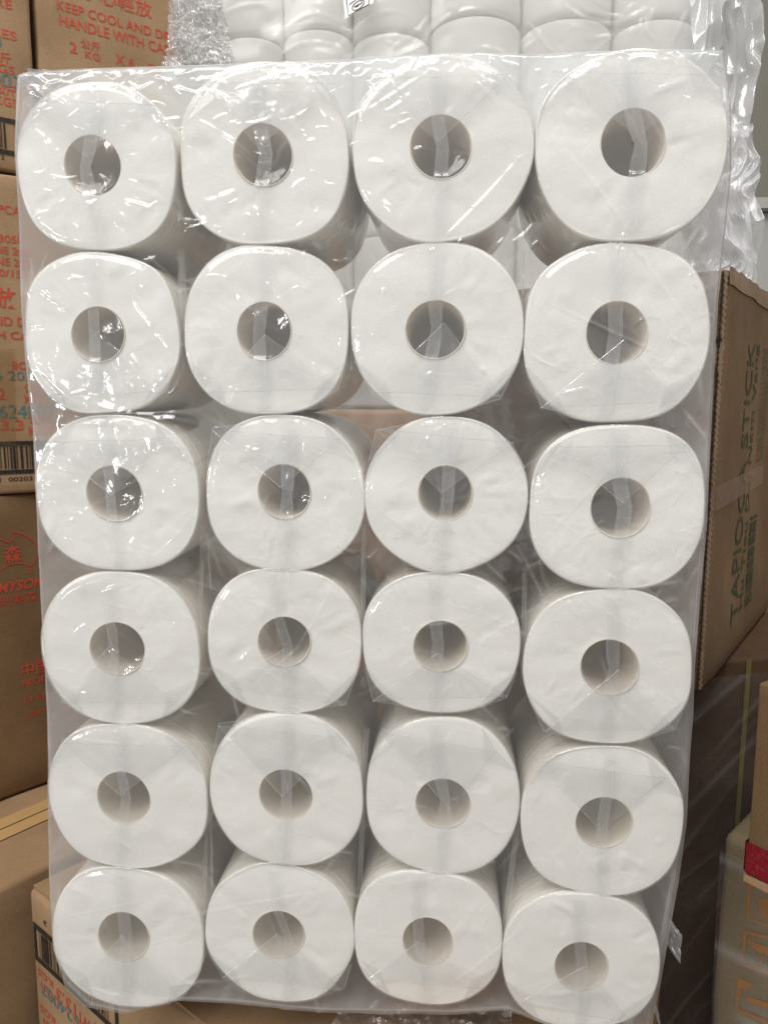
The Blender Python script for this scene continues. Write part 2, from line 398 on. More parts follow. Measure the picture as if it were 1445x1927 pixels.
# the wall stands where the lowest carton rests level with the carton lid beside the pack
_c = (on_plane(30, 1497, P0, NW)[2] - CAM[2]) / 0.67
P0 = CAM + t_ * ((PACK_Z - 0.006 - CAM[2]) / _c); P0 = np.array([P0[0], P0[1], 0.0])
def wallS(px, py, off=0.0):
    p = on_plane(px, py, P0 - NW * off, NW); return np.dot(p - P0, UW), p[2]
zAC = wallS(30, 329)[1]; zCD = wallS(30, 931)[1]; zD0 = wallS(30, 1497)[1]
sAB = wallS(65, 60)[0]
zTop = wallS(30, -170)[1]
def wcorner(s): return (P0 + UW * s)
GW = 'cartons stacked on the left'
bA, fA, _, _, _, _ = carton('carton', 'kraft carton in the top left corner with KES, 007 and a barcode end', 'carton', wcorner(sAB - 0.42), AW, 0.418, 0.30, zAC + 0.002, zTop, M['card'], GW, dent=0.0028, seed=3, cuts=40)
bB, fB, _, _, _, _ = carton('carton', 'kraft carton reading KEEP COOL AND DRY, HANDLE WITH CARE in red', 'carton', wcorner(sAB + 0.003) - NW * 0.004, AW, wallS(338, 60)[0] - sAB, 0.30, zAC + 0.003, zTop + 0.02, M['card'], GW, dent=0.0028, seed=5, cuts=40)
bC, fC, _, _, _, _ = carton('carton', 'kraft carton at left with red print, blue-green 6240 stamp and wide barcode', 'carton', wcorner(sAB - 0.385), AW, 0.42, 0.30, zCD + 0.001, zAC, M['card'], GW, dent=0.0015, seed=8, cuts=40)
# the MYSON carton is turned a little more
AD = 38.0
dcx = wallS(0, 1100)[0]; cD = P0 + UW * dcx; cD = cD - dirv(AD) * 0.2
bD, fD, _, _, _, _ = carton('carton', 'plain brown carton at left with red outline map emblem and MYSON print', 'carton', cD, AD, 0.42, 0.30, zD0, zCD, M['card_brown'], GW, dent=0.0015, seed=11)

# carton A print
text(bA, fA, 'RE', -8, 8, 24, 17, M['red'], py1=17)
text(bA, fA, 'KES', -16, 64, 33, 17, M['red'], py1=75)
text(bA, fA, '4', -12, 83, 5, 17, M['teal'])
text(bA, fA, '公斤', -24, 108, 22, 19, M['red'], py1=115, bold=0.012)
text(bA, fA, 'KGS', -20, 129, 29, 16, M['red'], py1=138)
text(bA, fA, '24007', -58, 146, 44, 26, M['teal'], py1=164)
text(bA, fA, '公斤', -6, 172, 31, 19, M['red'], py1=181, bold=0.012)
text(bA, fA, 'KGS', -8, 194, 35, 17, M['red'], py1=206)
a0 = fA.at(28, 225); a1 = fA.at(28, 293)
barcode(bA, fA, a0[0] - 0.24, a0[0] + 0.004, a1[1], a0[1], 4)
text(bA, fA, '3', 3, 300, 9, 9, M['black'])
# carton B print
text(bB, fB, '小心輕放', 152, -8, 286, 30, M['red'], py1=30, bold=0.004)
text(bB, fB, 'KEEP COOL AND DRY', 108, 16, 333, 18, M['red'], py1=70)
text(bB, fB, 'HANDLE WITH CARE', 113, 46, 332, 20, M['red'], py1=108)
text(bB, fB, '2', 132, 97, 146, 20, M['red'], py1=100)
text(bB, fB, '公斤', 153, 87, 190, 16, M['red'], py1=97, bold=0.01)
text(bB, fB, 'KG', 161, 108, 189, 14, M['red'], py1=115)
text(bB, fB, 'X 6', 218, 119, 253, 19, M['red'], py1=128)
text(bB, fB, '只', 277, 137, 300, 18, M['red'], bold=0.012)
# carton C print
text(bC, fC, 'CUPCA', -36, 395, 40, 16, M['red'], py1=407)
text(bC, fC, '305F', -1, 454, 44, 14, M['red'], py1=461)
text(bC, fC, 'NE 202', -9, 475, 56, 14, M['red'], py1=483)
text(bC, fC, 'NE 202', -6, 497, 58, 14, M['red'], py1=504)
text(bC, fC, '0/151', 0, 519, 50, 14, M['red'], py1=525)
text(bC, fC, '輕放', -42, 572, 32, 36, M['red'], py1=575, bold=0.01)
text(bC, fC, 'AND D', -30, 610, 50, 17, M['red'], py1=617, bold=0.012)
text(bC, fC, 'H CA', -5, 637, 56, 15, M['red'], py1=642, bold=0.012)
text(bC, fC, 'BOX', 24, 695, 70, 15, M['red'], py1=695, bold=0.012)
text(bC, fC, '6 2026', -8, 715, 78, 18, M['teal'], py1=714, bold=0.004)
text(bC, fC, '12', -14, 751, 12, 21, M['red'], py1=751, bold=0.014)
text(bC, fC, '公斤', 46, 738, 88, 17, M['red'], bold=0.012, py1=737)
text(bC, fC, 'KGS', 48, 758, 92, 15, M['red'], py1=757)
text(bC, fC, '624007', 0, 787, 104, 26, M['teal'], py1=780, bold=0.006)
text(bC, fC, '13.3', -12, 810, 45, 20, M['red'], py1=807, bold=0.014)
text(bC, fC, '公斤', 55, 796, 98, 17, M['red'], bold=0.012, py1=794)
text(bC, fC, 'KGS', 56, 818, 104, 15, M['red'], py1=815)
c0 = fC.at(40, 830); c1 = fC.at(40, 891)
barcode(bC, fC, c0[0] - 0.19, c0[0] + 0.06, c1[1], c0[1], 9)
text(bC, fC, '1  00203', 0, 907, 62, 8, M['black'], py1=902, bold=0.01)
# a strip of clear tape pressed over carton C
mesh_obj('tape', fC.w([fC.at(-40, 657), fC.at(27, 656), fC.at(31, 838), fC.at(-40, 838)], 0.0014), [[0, 1, 2, 3]], film_mat('clear_tape', haze=0.03, graze=0.05, gloss=1.0, rough=0.25, tint=(0.8, 0.6, 0.35), clear=(0.93, 0.88, 0.78)), bC)
# carton D print
lp = [(0, 155), (30, 172), (62, 190), (95, 190), (120, 172), (126, 148), (115, 122), (100, 100), (140, 101), (190, 112), (240, 135), (290, 168), (330, 208), (350, 255), (349, 300), (325, 355), (282, 408), (240, 393), (190, 383), (130, 385), (60, 408), (0, 450), (-60, 490), (-120, 500), (-165, 440), (-180, 350), (-150, 260), (-90, 200), (-45, 165)]
lp2 = [fD.at(x / 4.82, 980 + y / 4.82) for x, y in lp]
V, F = ribbon_poly(fD, lp2, 0.0013, closed=True); mesh_obj('emblem', V, F, M['red'], bD, smooth=False)
cc = fD.at(272 / 4.82, 980 + 452 / 4.82)
V, F = ribbon_poly(fD, [cc + 0.0023 * np.array([math.cos(t), math.sin(t)]) for t in np.linspace(0, 2 * math.pi, 17)[:-1]], 0.0009, closed=True); mesh_obj('emblem', V, F, M['red'], bD, smooth=False)
text(bD, fD, '森', 9, 1058, 41, 30, M['red'], py1=1052, bold=0.014)
text(bD, fD, 'MYSON', -4, 1117, 80, 19, M['red'], py1=1091, bold=0.03, slant=0.25)
text(bD, fD, '澳美森', -8, 1142, 72, 18, M['red'], py1=1122, bold=0.0)
text(bD, fD, '中国', 42, 1273, 92, 25, M['red'], py1=1253, bold=0.012)
text(bD, fD, 'PRODUCE', 43, 1294, 124, 13, M['red'], py1=1262, bold=0.015)
text(bD, fD, '13 Enterprise', 47, 1323, 150, 10, M['red'], py1=1283, bold=0.01)
text(bD, fD, '188 Woodville', 52, 1351, 155, 10, M['red'], py1=1308, bold=0.01)

# --- carton F: the pack stands on it; and carton E next to it ---
pF0 = onZ(52, 1665, PACK_Z); pF1 = onZ(372, 1927, PACK_Z)
dF = (pF0 - pF1); angF = math.degrees(math.atan2(dF[0], dF[1])) + 180   # heading of the left face seen going towards the viewer
uF = dirv(angF)
lenF = 0.50
# front-left corner of the box as seen by "carton": width runs along uF from the far corner pF0
cF = np.array([pF0[0], pF0[1], 0])
bF, fF, _, _, u_, v_ = carton('carton', 'kraft carton under the pack, print and barcode upside down on its side', 'carton', cF, angF, lenF, 0.28, FLOOR_Z, PACK_Z - 0.003, M['card'], None, r=0.006, dent=0.001, seed=17, cuts=40)
# its lid: two flaps with a slot at the edge
def lid(root, c, u, v, w, d, z, mat, gap=0.005, th=0.003, along_u=True, inset=0.004):
    for k in (0, 1):
        if along_u: a0, a1, b0, b1 = inset, w - inset, (inset if k == 0 else d / 2 + gap / 2), (d / 2 - gap / 2 if k == 0 else d - inset)
        else: a0, a1, b0, b1 = (inset if k == 0 else w / 2 + gap / 2), (w / 2 - gap / 2 if k == 0 else w - inset), inset, d - inset
        Q = []
        for zz in (z, z + th):
            for b in (b0, b1):
                for a in (a0, a1): Q.append(np.array([c[0], c[1], 0]) + u * a + v * b + UP * zz)
        mesh_obj('flap', Q, [[0, 2, 3, 1], [4, 5, 7, 6], [0, 1, 5, 4], [2, 6, 7, 3], [0, 4, 6, 2], [1, 3, 7, 5]], mat, root, smooth=False)
lid(bF, cF, u_, v_, lenF, 0.28, PACK_Z - 0.0035, M['card'])
# upside-down print on F (reads from right to left in the photo)
g0 = fF.at(64, 1733); g1 = fF.at(222, 1893); gb = fF.at(64, 1800)
barcode(bF, fF, g0[0], g1[0], gb[1], g0[1], 21, fw=0.0055)
text(bF, fF, '3', 89, 1736, 83, 8, M['black'], rot=180, bold=0.01)
text(bF, fF, 'KGS', 100, 1846, 71, 13, M['red'], rot=180, py1=1817)
text(bF, fF, '公斤', 98, 1866, 75, 14, M['red'], rot=180, py1=1842, bold=0.012)
text(bF, fF, 'KGS', 104, 1916, 76, 13, M['red'], rot=180, py1=1884)
text(bF, fF, '公斤', 102, 1934, 80, 14, M['red'], rot=180, py1=1908, bold=0.012)
text(bF, fF, '13.3', 142, 1892, 106, 24, M['red'], rot=180, py1=1860, bold=0.014)
text(bF, fF, 'WT', 172, 1925, 146, 20, M['red'], rot=180, py1=1900, bold=0.014)
text(bF, fF, 'G.', 205, 1950, 178, 20, M['red'], rot=180, py1=1928, bold=0.014)
text(bF, fF, '624007', 148, 1914, 78, 22, M['teal'], rot=180, py1=1852, bold=0.006)

# carton E: low carton left of F, its taped lid seen from above, in front of the MYSON carton
zE = zD0 - 0.001
e0 = onZ(-60, 1522, zE); e1 = onZ(90, 1461, zE); e2 = onZ(-40, 1693, zE)
dE = e1 - e0; angE = math.degrees(math.atan2(dE[0], dE[1])); uE = dirv(angE); vE = np.array([-uE[1], uE[0], 0])
depE = abs(np.dot(e2 - e0, vE)); cE = e0 - vE * depE - uE * 0.35
bE, fE, _, _, _, _ = carton('carton', 'low brown carton beside the pack, lid closed with a band of brown tape', 'carton', cE, angE, 0.36 + float(np.linalg.norm(e1 - e0)), depE, FLOOR_Z, zE, M['card_mid'], None, r=0.006, dent=0.002, seed=23)
Ftop = Face(np.array([cE[0], cE[1], zE]), uE, UP, up=vE)
tm = np.dot(onZ(0, 1563, zE) - np.array([cE[0], cE[1], zE]), vE)
mesh_obj('tape', Ftop.w([(0.003, tm - 0.021), (0.35 + float(np.linalg.norm(e1 - e0)), tm - 0.021), (0.35 + float(np.linalg.norm(e1 - e0)), tm + 0.021), (0.003, tm + 0.021)], 0.0007), [[0, 1, 2, 3]], M['tape'], bE)
mesh_obj('lid_slot', Ftop.w([(0.003, tm - 0.0012), (0.35 + float(np.linalg.norm(e1 - e0)), tm - 0.0012), (0.35 + float(np.linalg.norm(e1 - e0)), tm + 0.0002), (0.003, tm + 0.0002)], 0.0012), [[0, 1, 2, 3]], M['card_dark'], bE)

# --- stretch-wrapped stock behind and to the right ---
zK = onY(700, 772, 0.36)[2]
cK = np.array([-0.10, 0.36, 0.0])
bK, fK, _, _, _, _ = carton('carton', 'brown strapped carton behind the pack, showing between the rolls', 'carton', cK, 88, 0.62, 0.60, FLOOR_Z, zK, M['card_rear'], None, dent=0.002, seed=31)
sk = fK.at(921, 800)
mesh_obj('strap', fK.w([(sk[0] - 0.005, 0.01), (sk[0] + 0.005, 0.01), (sk[0] + 0.005, zK - FLOOR_Z), (sk[0] - 0.005, zK - FLOOR_Z)], 0.002), [[0, 1, 2, 3]], M['strap'], bK)

# carton H: TAPIOCA STICK
hc = onY(1371, 505, 0.118); hb = onY(1337, 1307, 0.118)
AH = 30.0; uH = dirv(AH)
# the printed face starts at the near corner and recedes to the right; carton() wants depth on the left of u -> behind the pack
cH = np.array([hc[0], hc[1], 0])
bH, fH, sH, lH, uh, vh = carton('carton', 'torn kraft carton at right with green TAPIOCA STICK print', 'carton', cH, AH, 0.36, 0.24, hb[2], hc[2], M['card_grey'], None, r=0.003, dent=0.0015, seed=37, cuts=40)
lH = Face(np.array([cH[0], cH[1], hb[2]]), vh, -uh)
text(bH, fH, 'TAPIOCA STICK', 1385, 1165, 632, 11.5, M['green'], rot=90, bold=0.0)
text(bH, fH, 'Hu Tieu Dai Nam Vang', 1395, 1143, 636, 6.0, M['green'], rot=90, bold=0.0)
hs = fH.at(1405, 900); rr = random.Random(5); V = []; F = []
for ln in range(5):
    s0 = fH.at(1434, 700)[0] + 0.0075 * ln; z = fH.at(1421, 870)[1]; zt = fH.at(1421, 640)[1]
    while z < zt - 0.004:
        l = rr.uniform(0.001, 0.004); k = len(V); V += [(s0, z), (s0 + 0.0022, z), (s0 + 0.0022, z + l), (s0, z + l)]; F.append([k, k + 1, k + 2, k + 3]); z += l + rr.uniform(0.0008, 0.0022)
mesh_obj('small_print', fH.w(V, 0.0009), F, M['green'], bH, smooth=False)
q0 = fH.at(1400, 1125); q1 = fH.at(1412, 1125)
barcode(bH, fH, q0[0], q1[0], fH.at(1412, 1128)[1], fH.at(1412, 960)[1], 12, frame=False, mat=M['green'], vertical=True)
# torn, fluted edge along its near corner
ez = np.linspace(0.004, hc[2] - hb[2] - 0.002, 220); V = []; F = []
jit = 0.0014 * fbm(ez * 160, ez * 0 + 1.0, 3, 3)
for i, z in enumerate(ez):
    p = np.array([cH[0], cH[1], hb[2] + z]) + vh * (0.0012 + 0.0006 * math.sin(i * 1.9)) - uh * 0.0012
    w = 0.0007 + abs(jit[i]) * 0.35
    V += [p - vh * w, p + vh * w - uh * 0.0003]
    if i: F.append([2 * i - 2, 2 * i - 1, 2 * i + 1, 2 * i])
mesh_obj('torn_edge', V, F, M['torn'], bH, smooth=False)
V = []; F = []
for i, z in enumerate(ez):
    p = np.array([cH[0], cH[1], hb[2] + z]) + vh * 0.0035 - uh * 0.0019
    w = 0.0004 + 0.0007 * max(0, math.sin(i * 2.3 + 4 * jit[i] * 1000))
    V += [p - vh * w, p + vh * w]
    if i: F.append([2 * i - 2, 2 * i - 1, 2 * i + 1, 2 * i])
mesh_obj('flute_gap', V, F, M['dark'], bH, smooth=False)
# ripped patch with pale paper and a dark hole
tp = [(1338, 640), (1352, 637), (1362, 640), (1364, 655), (1357, 672), (1356, 690), (1350, 700), (1347, 692), (1343, 675), (1338, 662)]
mesh_obj('torn_patch', lH.w([lH.at(*q) for q in tp], 0.0015), [list(range(len(tp)))], M['torn'], bH, smooth=False)
tp = [(1339, 638), (1358, 636), (1360, 642), (1349, 644), (1346, 655), (1341, 648)]
mesh_obj('torn_hole', lH.w([lH.at(*q) for q in tp], 0.0021), [list(range(len(tp)))], M['dark'], bH, smooth=False)
# parcel tape across both faces with frayed film
ta, tb = fH.at(1375, 905)[1], fH.at(1375, 945)[1]
mesh_obj('tape', np.vstack([lH.w([(0.10, ta), (0.002, ta)], 0.0012), fH.w([(0.0005, ta + 0.001), (0.20, ta + 0.004), (0.20, tb + 0.004), (0.0005, tb)], 0.0016), lH.w([(0.002, tb), (0.10, tb)], 0.0012)]),
         [[0, 1, 6, 7], [1, 2, 5, 6], [2, 3, 4, 5]], film_mat('parcel_tape', haze=0.004, graze=0.02, gloss=0.7, rough=0.25, clear=(0.90, 0.85, 0.80), bump=0.3, bscale=80), bH, smooth=False)
# frayed rim of the lid
V = []; F = []
for i in range(60):
    s = i / 59 * 0.34; V += [fH.w([(s, hc[2] - hb[2] - 0.010 - 0.004 * s / 0.34 + 0.0014 * vnoise(s * 60, 0.3, 4))], 0.001)[0], fH.w([(s, hc[2] - hb[2] + 0.002 + 0.0015 * vnoise(s * 90, 1.3, 5))], 0.0006)[0]]
    if i: F.append([2 * i - 2, 2 * i - 1, 2 * i + 1, 2 * i])
mesh_obj('torn_rim', V, F, M['torn'], bH, smooth=False)

# carton K2: wrapped brown cartons under the TAPIOCA carton
zK2 = hb[2] - 0.002
cK2 = onY(1240, 1400, 0.19); cK2[2] = 0
bK2, fK2, sK2, _, uk, vk = carton('carton', 'shade-darkened brown carton in stretch film below the TAPIOCA carton', 'carton', cK2, 72, 0.46, 0.50, FLOOR_Z, zK2, M['card_dark'], None, dent=0.003, seed=41)
sk = fK2.at(1402, 1320)[0]
mesh_obj('strap', fK2.w([(sk - 0.0025, 0.01), (sk + 0.0025, 0.01), (sk + 0.0025, zK2 - FLOOR_Z), (sk - 0.0025, zK2 - FLOOR_Z)], 0.002), [[0, 1, 2, 3]], M['strap'], bK2)  # faded strap
# diagonal stretch film over its front
def film_sheet(name, face, w, h, s0, z0, lift, seed, mat, parent, ang, n=(150, 190), nst=70, amp=0.0022, haze=0.30, sg=(0.0012, 0.004)):
    U, Z = np.meshgrid(np.linspace(0, w, n[0]), np.linspace(0, h, n[1]))
    H = 0.004 * fbm(U * 6, Z * 6, seed, 2); A = np.zeros_like(H); r2 = np.random.default_rng(seed)
    for k in range(nst):
        p = np.array([r2.uniform(-0.1 * w, w), r2.uniform(0, h)]); L = r2.uniform(0.08, 0.35); a = math.radians(ang + r2.normal(0, 7))
        crease(U, Z, H, A, p, p + L * np.array([math.cos(a), math.sin(a)]), r2.uniform(*sg), amp * r2.uniform(0.4, 1), haze * r2.uniform(0.15, 1), r2.normal(0, 0.02))
    P = face.o + (s0 + U)[..., None] * face.u + (z0 + Z)[..., None] * face.up + (lift + H)[..., None] * face.n
    return mesh_obj(name, P, grid_faces(n[1], n[0]), mat, parent, attr=A)
film_sheet('stretch_film', fK2, 0.46, zK2 - FLOOR_Z - 0.02, 0.0, 0.01, 0.012, 51, M['stretch'], bK2, 48, nst=150, haze=0.13, sg=(0.0006, 0.0022))

# carton J: beige carton wound in stretch film with orange handling marks
AJ = -49.0
jT = 1566.0
zJ = onY(1356, jT, 0.13)[2]; pj = onY(1356, jT, 0.13)
uJ = -dirv(AJ)              # runs from the far left corner towards the viewer, to the right
angJ = math.degrees(math.atan2(uJ[0], uJ[1]))
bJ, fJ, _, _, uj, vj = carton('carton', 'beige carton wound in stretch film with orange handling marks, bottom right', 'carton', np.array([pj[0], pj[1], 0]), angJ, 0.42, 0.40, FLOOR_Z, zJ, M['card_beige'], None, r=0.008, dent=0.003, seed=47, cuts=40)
def frame_poly(face, pts, w): return ribbon_poly(face, pts, w, closed=True)
def orange(root, face, polys, ribs):
    for p in polys: mesh_obj('handling_mark', face.w([face.at(*q) for q in p], 0.0011), [list(range(len(p)))], M['orange'], root, smooth=False)
    for p, w, c in ribs:
        V, F = ribbon_poly(face, [face.at(*q) for q in p], w, 0.0011, c); mesh_obj('handling_mark', V, F, M['orange'], root, smooth=False)
def zj(x, y): return (1280 + x / 4.515, 1500 + y / 4.515)
orange(bJ, fJ,
       [[zj(635, 880), zj(700, 850), zj(900, 930), zj(900, 960), zj(680, 895)], [zj(675, 895), zj(900, 960), zj(900, 1090), zj(660, 1010)],
        [zj(570, 1190), zj(640, 1240), zj(900, 1330), zj(900, 1390), zj(660, 1320), zj(600, 1270)], [zj(680, 1340), zj(700, 1350), zj(690, 1440), zj(668, 1430)], [zj(605, 1425), zj(800, 1490), zj(800, 1510), zj(605, 1445)],
        [zj(500, 1530), zj(610, 1590), zj(560, 1640), zj(495, 1610)], [zj(545, 1720), zj(580, 1690), zj(800, 1770), zj(800, 1810), zj(640, 1770)]],
       [([zj(590, 700), zj(570, 1030), zj(900, 1150)], 0.0034, False), ([zj(900, 1240), zj(550, 1145), zj(520, 1420), zj(900, 1560)], 0.0034, False), ([zj(500, 1540), zj(480, 1800), zj(900, 1980)], 0.0034, False)])
film_sheet('stretch_film', fJ, 0.40, zJ - FLOOR_Z - 0.02, 0.004, 0.01, 0.006, 61, M['stretch'], bJ, 2, nst=120, amp=0.0012, haze=0.32)
# clear film tenting over its top
tj = [onY(1357, 1563, 0.125), onY(1402, 1592, 0.05), onY(1424, 1402, 0.10), onY(1400, 1420, 0.2)]

# carton I: overhanging carton with the crimson band, and the carton that carries it (mostly out of the picture)
pi_ = onY(1400, 1648, 0.02); AI = math.degrees(math.atan2(uJ[0], uJ[1])) + 6
ztopI = onY(1430, 1285, 0.02)[2]
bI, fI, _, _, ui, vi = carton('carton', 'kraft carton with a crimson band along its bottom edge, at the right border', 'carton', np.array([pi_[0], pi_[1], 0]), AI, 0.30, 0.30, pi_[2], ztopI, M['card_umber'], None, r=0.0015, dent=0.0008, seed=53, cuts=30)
hb_ = onY(1403, 1583, 0.02)[2] - pi_[2]
mesh_obj('crimson_band', np.vstack([fI.w([(0.0, 0.003), (0.30, 0.003), (0.30, hb_), (0.0, hb_)], 0.001)]), [[0, 1, 2, 3]], M['redband'], bI, smooth=False)
lI = Face(np.array([pi_[0], pi_[1], pi_[2]]), vi, -ui)
mesh_obj('crimson_band', lI.w([(0.0, 0.003), (0.29, 0.003), (0.29, hb_), (0.0, hb_)], 0.001), [[0, 1, 2, 3]], M['redband'], bI, smooth=False)
V = []; F = []
for i in range(50):
    s = i / 49 * 0.29; V += [fI.w([(s, -0.0035 + 0.0015 * vnoise(s * 70, 0.3, 9))], 0.0016)[0], fI.w([(s, 0.0025 + 0.0012 * vnoise(s * 90, 2.3, 9))], 0.0018)[0]]
    if i: F.append([2 * i - 2, 2 * i - 1, 2 * i + 1, 2 * i])
mesh_obj('torn_rim', V, F, M['card_mid'], bI, smooth=False)
cS = np.array([pi_[0], pi_[1], 0]) + ui * 0.12 + vi * 0.02
cut_ = carton('carton', 'carton that carries the crimson-banded carton, beyond the right border', 'carton', cS, AI, 0.3, 0.26, FLOOR_Z, pi_[2] - 0.003, M['card_mid'], None, seed=59)

# ------------------------------------------------------------------ the 24 rolls
ROLLS = {
(0,0):(121,229,255,368,33,332,155,472),(0,1):(440,550,232,351,339,656,118,462),(0,2):(771,888,217,337,660,1003,103,455),(0,3):(1128,1253,205,333,1005,1370,92,456),
(1,0):(135,235,577,682,45,338,473,780),(1,1):(444,550,570,676,347,657,461,781),(1,2):(763,875,565,676,660,985,455,780),(1,3):(1101,1219,568,686,985,1335,457,795),
(2,0):(163,268,877,980,68,376,780,1075),(2,1):(483,587,876,974,387,685,781,1075),(2,2):(786,890,877,980,686,993,783,1078),(2,3):(1108,1226,901,1010,995,1328,797,1110),
(3,0):(171,272,1170,1271,80,376,1076,1363),(3,1):(484,586,1162,1253,391,680,1069,1342),(3,2):(777,880,1169,1263,681,979,1076,1342),(3,3):(1090,1203,1205,1307,985,1303,1108,1400),
(4,0):(182,285,1454,1549,92,390,1362,1634),(4,1):(487,590,1449,1543,396,685,1340,1630),(4,2):(781,886,1466,1557,688,978,1350,1645),(4,3):(1082,1189,1500,1595,979,1287,1403,1686),
(5,0):(185,282,1717,1808,100,384,1632,1895),(5,1):(476,573,1714,1803,387,668,1624,1885),(5,2):(758,851,1726,1815,665,945,1637,1890),(5,3):(1042,1144,1773,1863,943,1243,1677,1935)}
ROWN = ['top', 'second', 'third', 'fourth', 'fifth', 'bottom']; COLN = ['far left', 'left middle', 'right middle', 'far right']
LEN = 0.118; NT = 200
TH = np.linspace(0, 2 * math.pi, NT, endpoint=False); CT, ST = np.cos(TH), np.sin(TH)

def outline(a, b, n, r2):
    r = ((np.abs(CT) / a) ** n + (np.abs(ST) / b) ** n) ** (-1.0 / n)
    for k in (3, 4, 5, 7): r = r * (1 + r2.normal(0, 0.0055) * np.cos(k * TH + r2.uniform(0, 6.28)))
    return r

def make_roll(key):
    row, col = key; r2 = np.random.default_rng(100 + row * 7 + col)
    hx0, hx1, hy0, hy1, x0, x1, y0, y1 = ROLLS[key]
    A = onY(x0, (y0 + y1) / 2, 0); B = onY(x1, (y0 + y1) / 2, 0); T = onY((x0 + x1) / 2, y0, 0); Bo = onY((x0 + x1) / 2, y1, 0)
    cx, cz = (A[0] + B[0]) / 2, (T[2] + Bo[2]) / 2; a, b = (B[0] - A[0]) / 2 - 0.0003, (T[2] - Bo[2]) / 2 - 0.0003
    hc_ = onY((hx0 + hx1) / 2, (hy0 + hy1) / 2, 0)
    hr = ((onY(hx1, hy0, 0)[0] - onY(hx0, hy0, 0)[0]) + (onY(hx0, hy0, 0)[2] - onY(hx0, hy1, 0)[2])) / 4
    ox, oz = hc_[0] - cx, hc_[2] - cz
    root = empty('toilet_roll', (cx, 0.0, cz))
    tag(root, 'white toilet roll in clear wrap, %s row, %s column of the bagged pack' % (ROWN[row], COLN[col]), 'toilet roll', 'toilet rolls in the clear bag')
    base = np.array([cx, 0, cz])
    R = outline(a, b, r2.uniform(2.06, 2.45), r2)
    hR = hr * (1 + 0.02 * np.cos(2 * TH + r2.uniform(0, 6)))
    # -- paper: face grid from hole edge to rim, rounded rim, barrel
    rings = []; hx = ox + hR * CT; hz = oz + hR * ST
    ex, ez_ = R * CT, R * ST
    FX = []; nr = 34
    rr_ = np.concatenate([np.linspace(0, 0.965, nr), [0.985, 0.995]])
    H = np.zeros((len(rr_), NT)); Az = np.zeros_like(H)  # tissue relief
    X = hx[None] + (ex - hx)[None] * rr_[:, None]; Z = hz[None] + (ez_ - hz)[None] * rr_[:, None]
    for k in range(26):     # soft radial pulls in the tissue
        th = r2.uniform(0, 6.28); rA = r2.uniform(0.3, 0.8) * a; rB = rA + r2.uniform(0.15, 0.5) * a
        crease(X, Z, H, Az, (rA * math.cos(th), rA * math.sin(th)), (rB * math.cos(th + r2.normal(0, .3)), rB * math.sin(th + r2.normal(0, .3))), r2.uniform(0.0015, 0.005), r2.normal(0, 0.00032))
    for c_ in range(2):     # a fan of tighter pleats where the paper was squeezed
        t0 = r2.uniform(0, 6.28)
        for k in range(8):
            th = t0 + (k - 3.5) * r2.uniform(0.06, 0.11); rA = r2.uniform(0.38, 0.62) * a; rB = r2.uniform(0.8, 0.99) * a
            crease(X, Z, H, Az, (rA * math.cos(th), rA * math.sin(th)), (rB * math.cos(th + .03), rB * math.sin(th + .03)), r2.uniform(0.0010, 0.0022), r2.uniform(-0.0002, 0.00028), 0, r2.normal(0, .06))
    Y = -H + 0.0007 * fbm(X * 26 + Z * 14, Z * 40 - X * 9, 5 + row * 4 + col, 2)
    Y = Y * np.where(rr_ > 0.98, 0.3, 1.0)[:, None] + np.where(rr_ > 0.99, 0.0004, 0)[:, None]
    face = np.stack([X, Y, Z], -1)
    # barrel
    ys = np.concatenate([[0.0016, 0.0026], np.linspace(0.0038, 0.034, 26), np.linspace(0.038, LEN, 18)])
    br = []
    for i, y in enumerate(ys):
        s = 1 + r2.normal(-0.002, 0.0030) + 0.003 * fbm(TH * 2, TH * 0 + y * 90, 77 + col, 2)
        br.append(np.stack([ex * s, np.full(NT, y), ez_ * s], -1))
    V = np.concatenate([face, np.array(br)]).reshape(-1, 3)
    nf_ = len(rr_); rimv = V[(nf_ - 1) * NT:nf_ * NT].copy()
    V = np.vstack([V[:nf_ * NT], rimv, V[nf_ * NT:]])
    Fa = grid_faces(nf_, NT, True); Fb = grid_faces(len(V) // NT - nf_, NT, True, nf_ * NT)
    F = np.vstack([Fa, Fb]); mi = np.concatenate([np.zeros(len(Fa), int), np.ones(len(Fb), int)])
    # back annulus closes the roll
    nV = len(V); back = np.stack([hx, np.full(NT, LEN), hz], -1); V = np.vstack([V, back])
    j = np.arange(NT); F = np.vstack([F, np.stack([nV - NT + j, nV - NT + (j + 1) % NT, nV + (j + 1) % NT, nV + j], -1)])
    mi = np.concatenate([mi, np.ones(NT, int)])
    mesh_obj('tissue', V, F, [M['paper'], M['barrel']], root, local=False, mi=mi)
    # -- cardboard core: front lip, inside wall, closed far end (the wrap's other end fold)
    prof = [(0.0008, 0.0010), (0.0004, -0.0003), (-0.0001, -0.0004), (-0.0005, 0.0004), (-0.0006, 0.004), (-0.0006, 0.03), (-0.0006, 0.07), (-0.0006, LEN - 0.001)]
    V = [np.stack([ox + (hR + d) * CT, np.full(NT, y), oz + (hR + d) * ST], -1) for d, y in prof]
    dome = [(0.7, LEN - 0.001), (0.35, LEN - 0.002), (0.02, LEN - 0.003)]
    V += [np.stack([ox + hR * s * CT, np.full(NT, y), oz + hR * s * ST], -1) for s, y in dome]
    V = np.array(V); mesh_obj('core', V, grid_faces(len(V), NT, True), M['core'], root, local=False)
    # -- wrapper: sleeve along the barrel and crinkled end sheet over face and hole
    rrw = np.concatenate([np.linspace(0.02, 0.97, 60), [0.985, 1.0, 1.006]])
    sx, sz = ex * 1.004, ez_ * 1.004
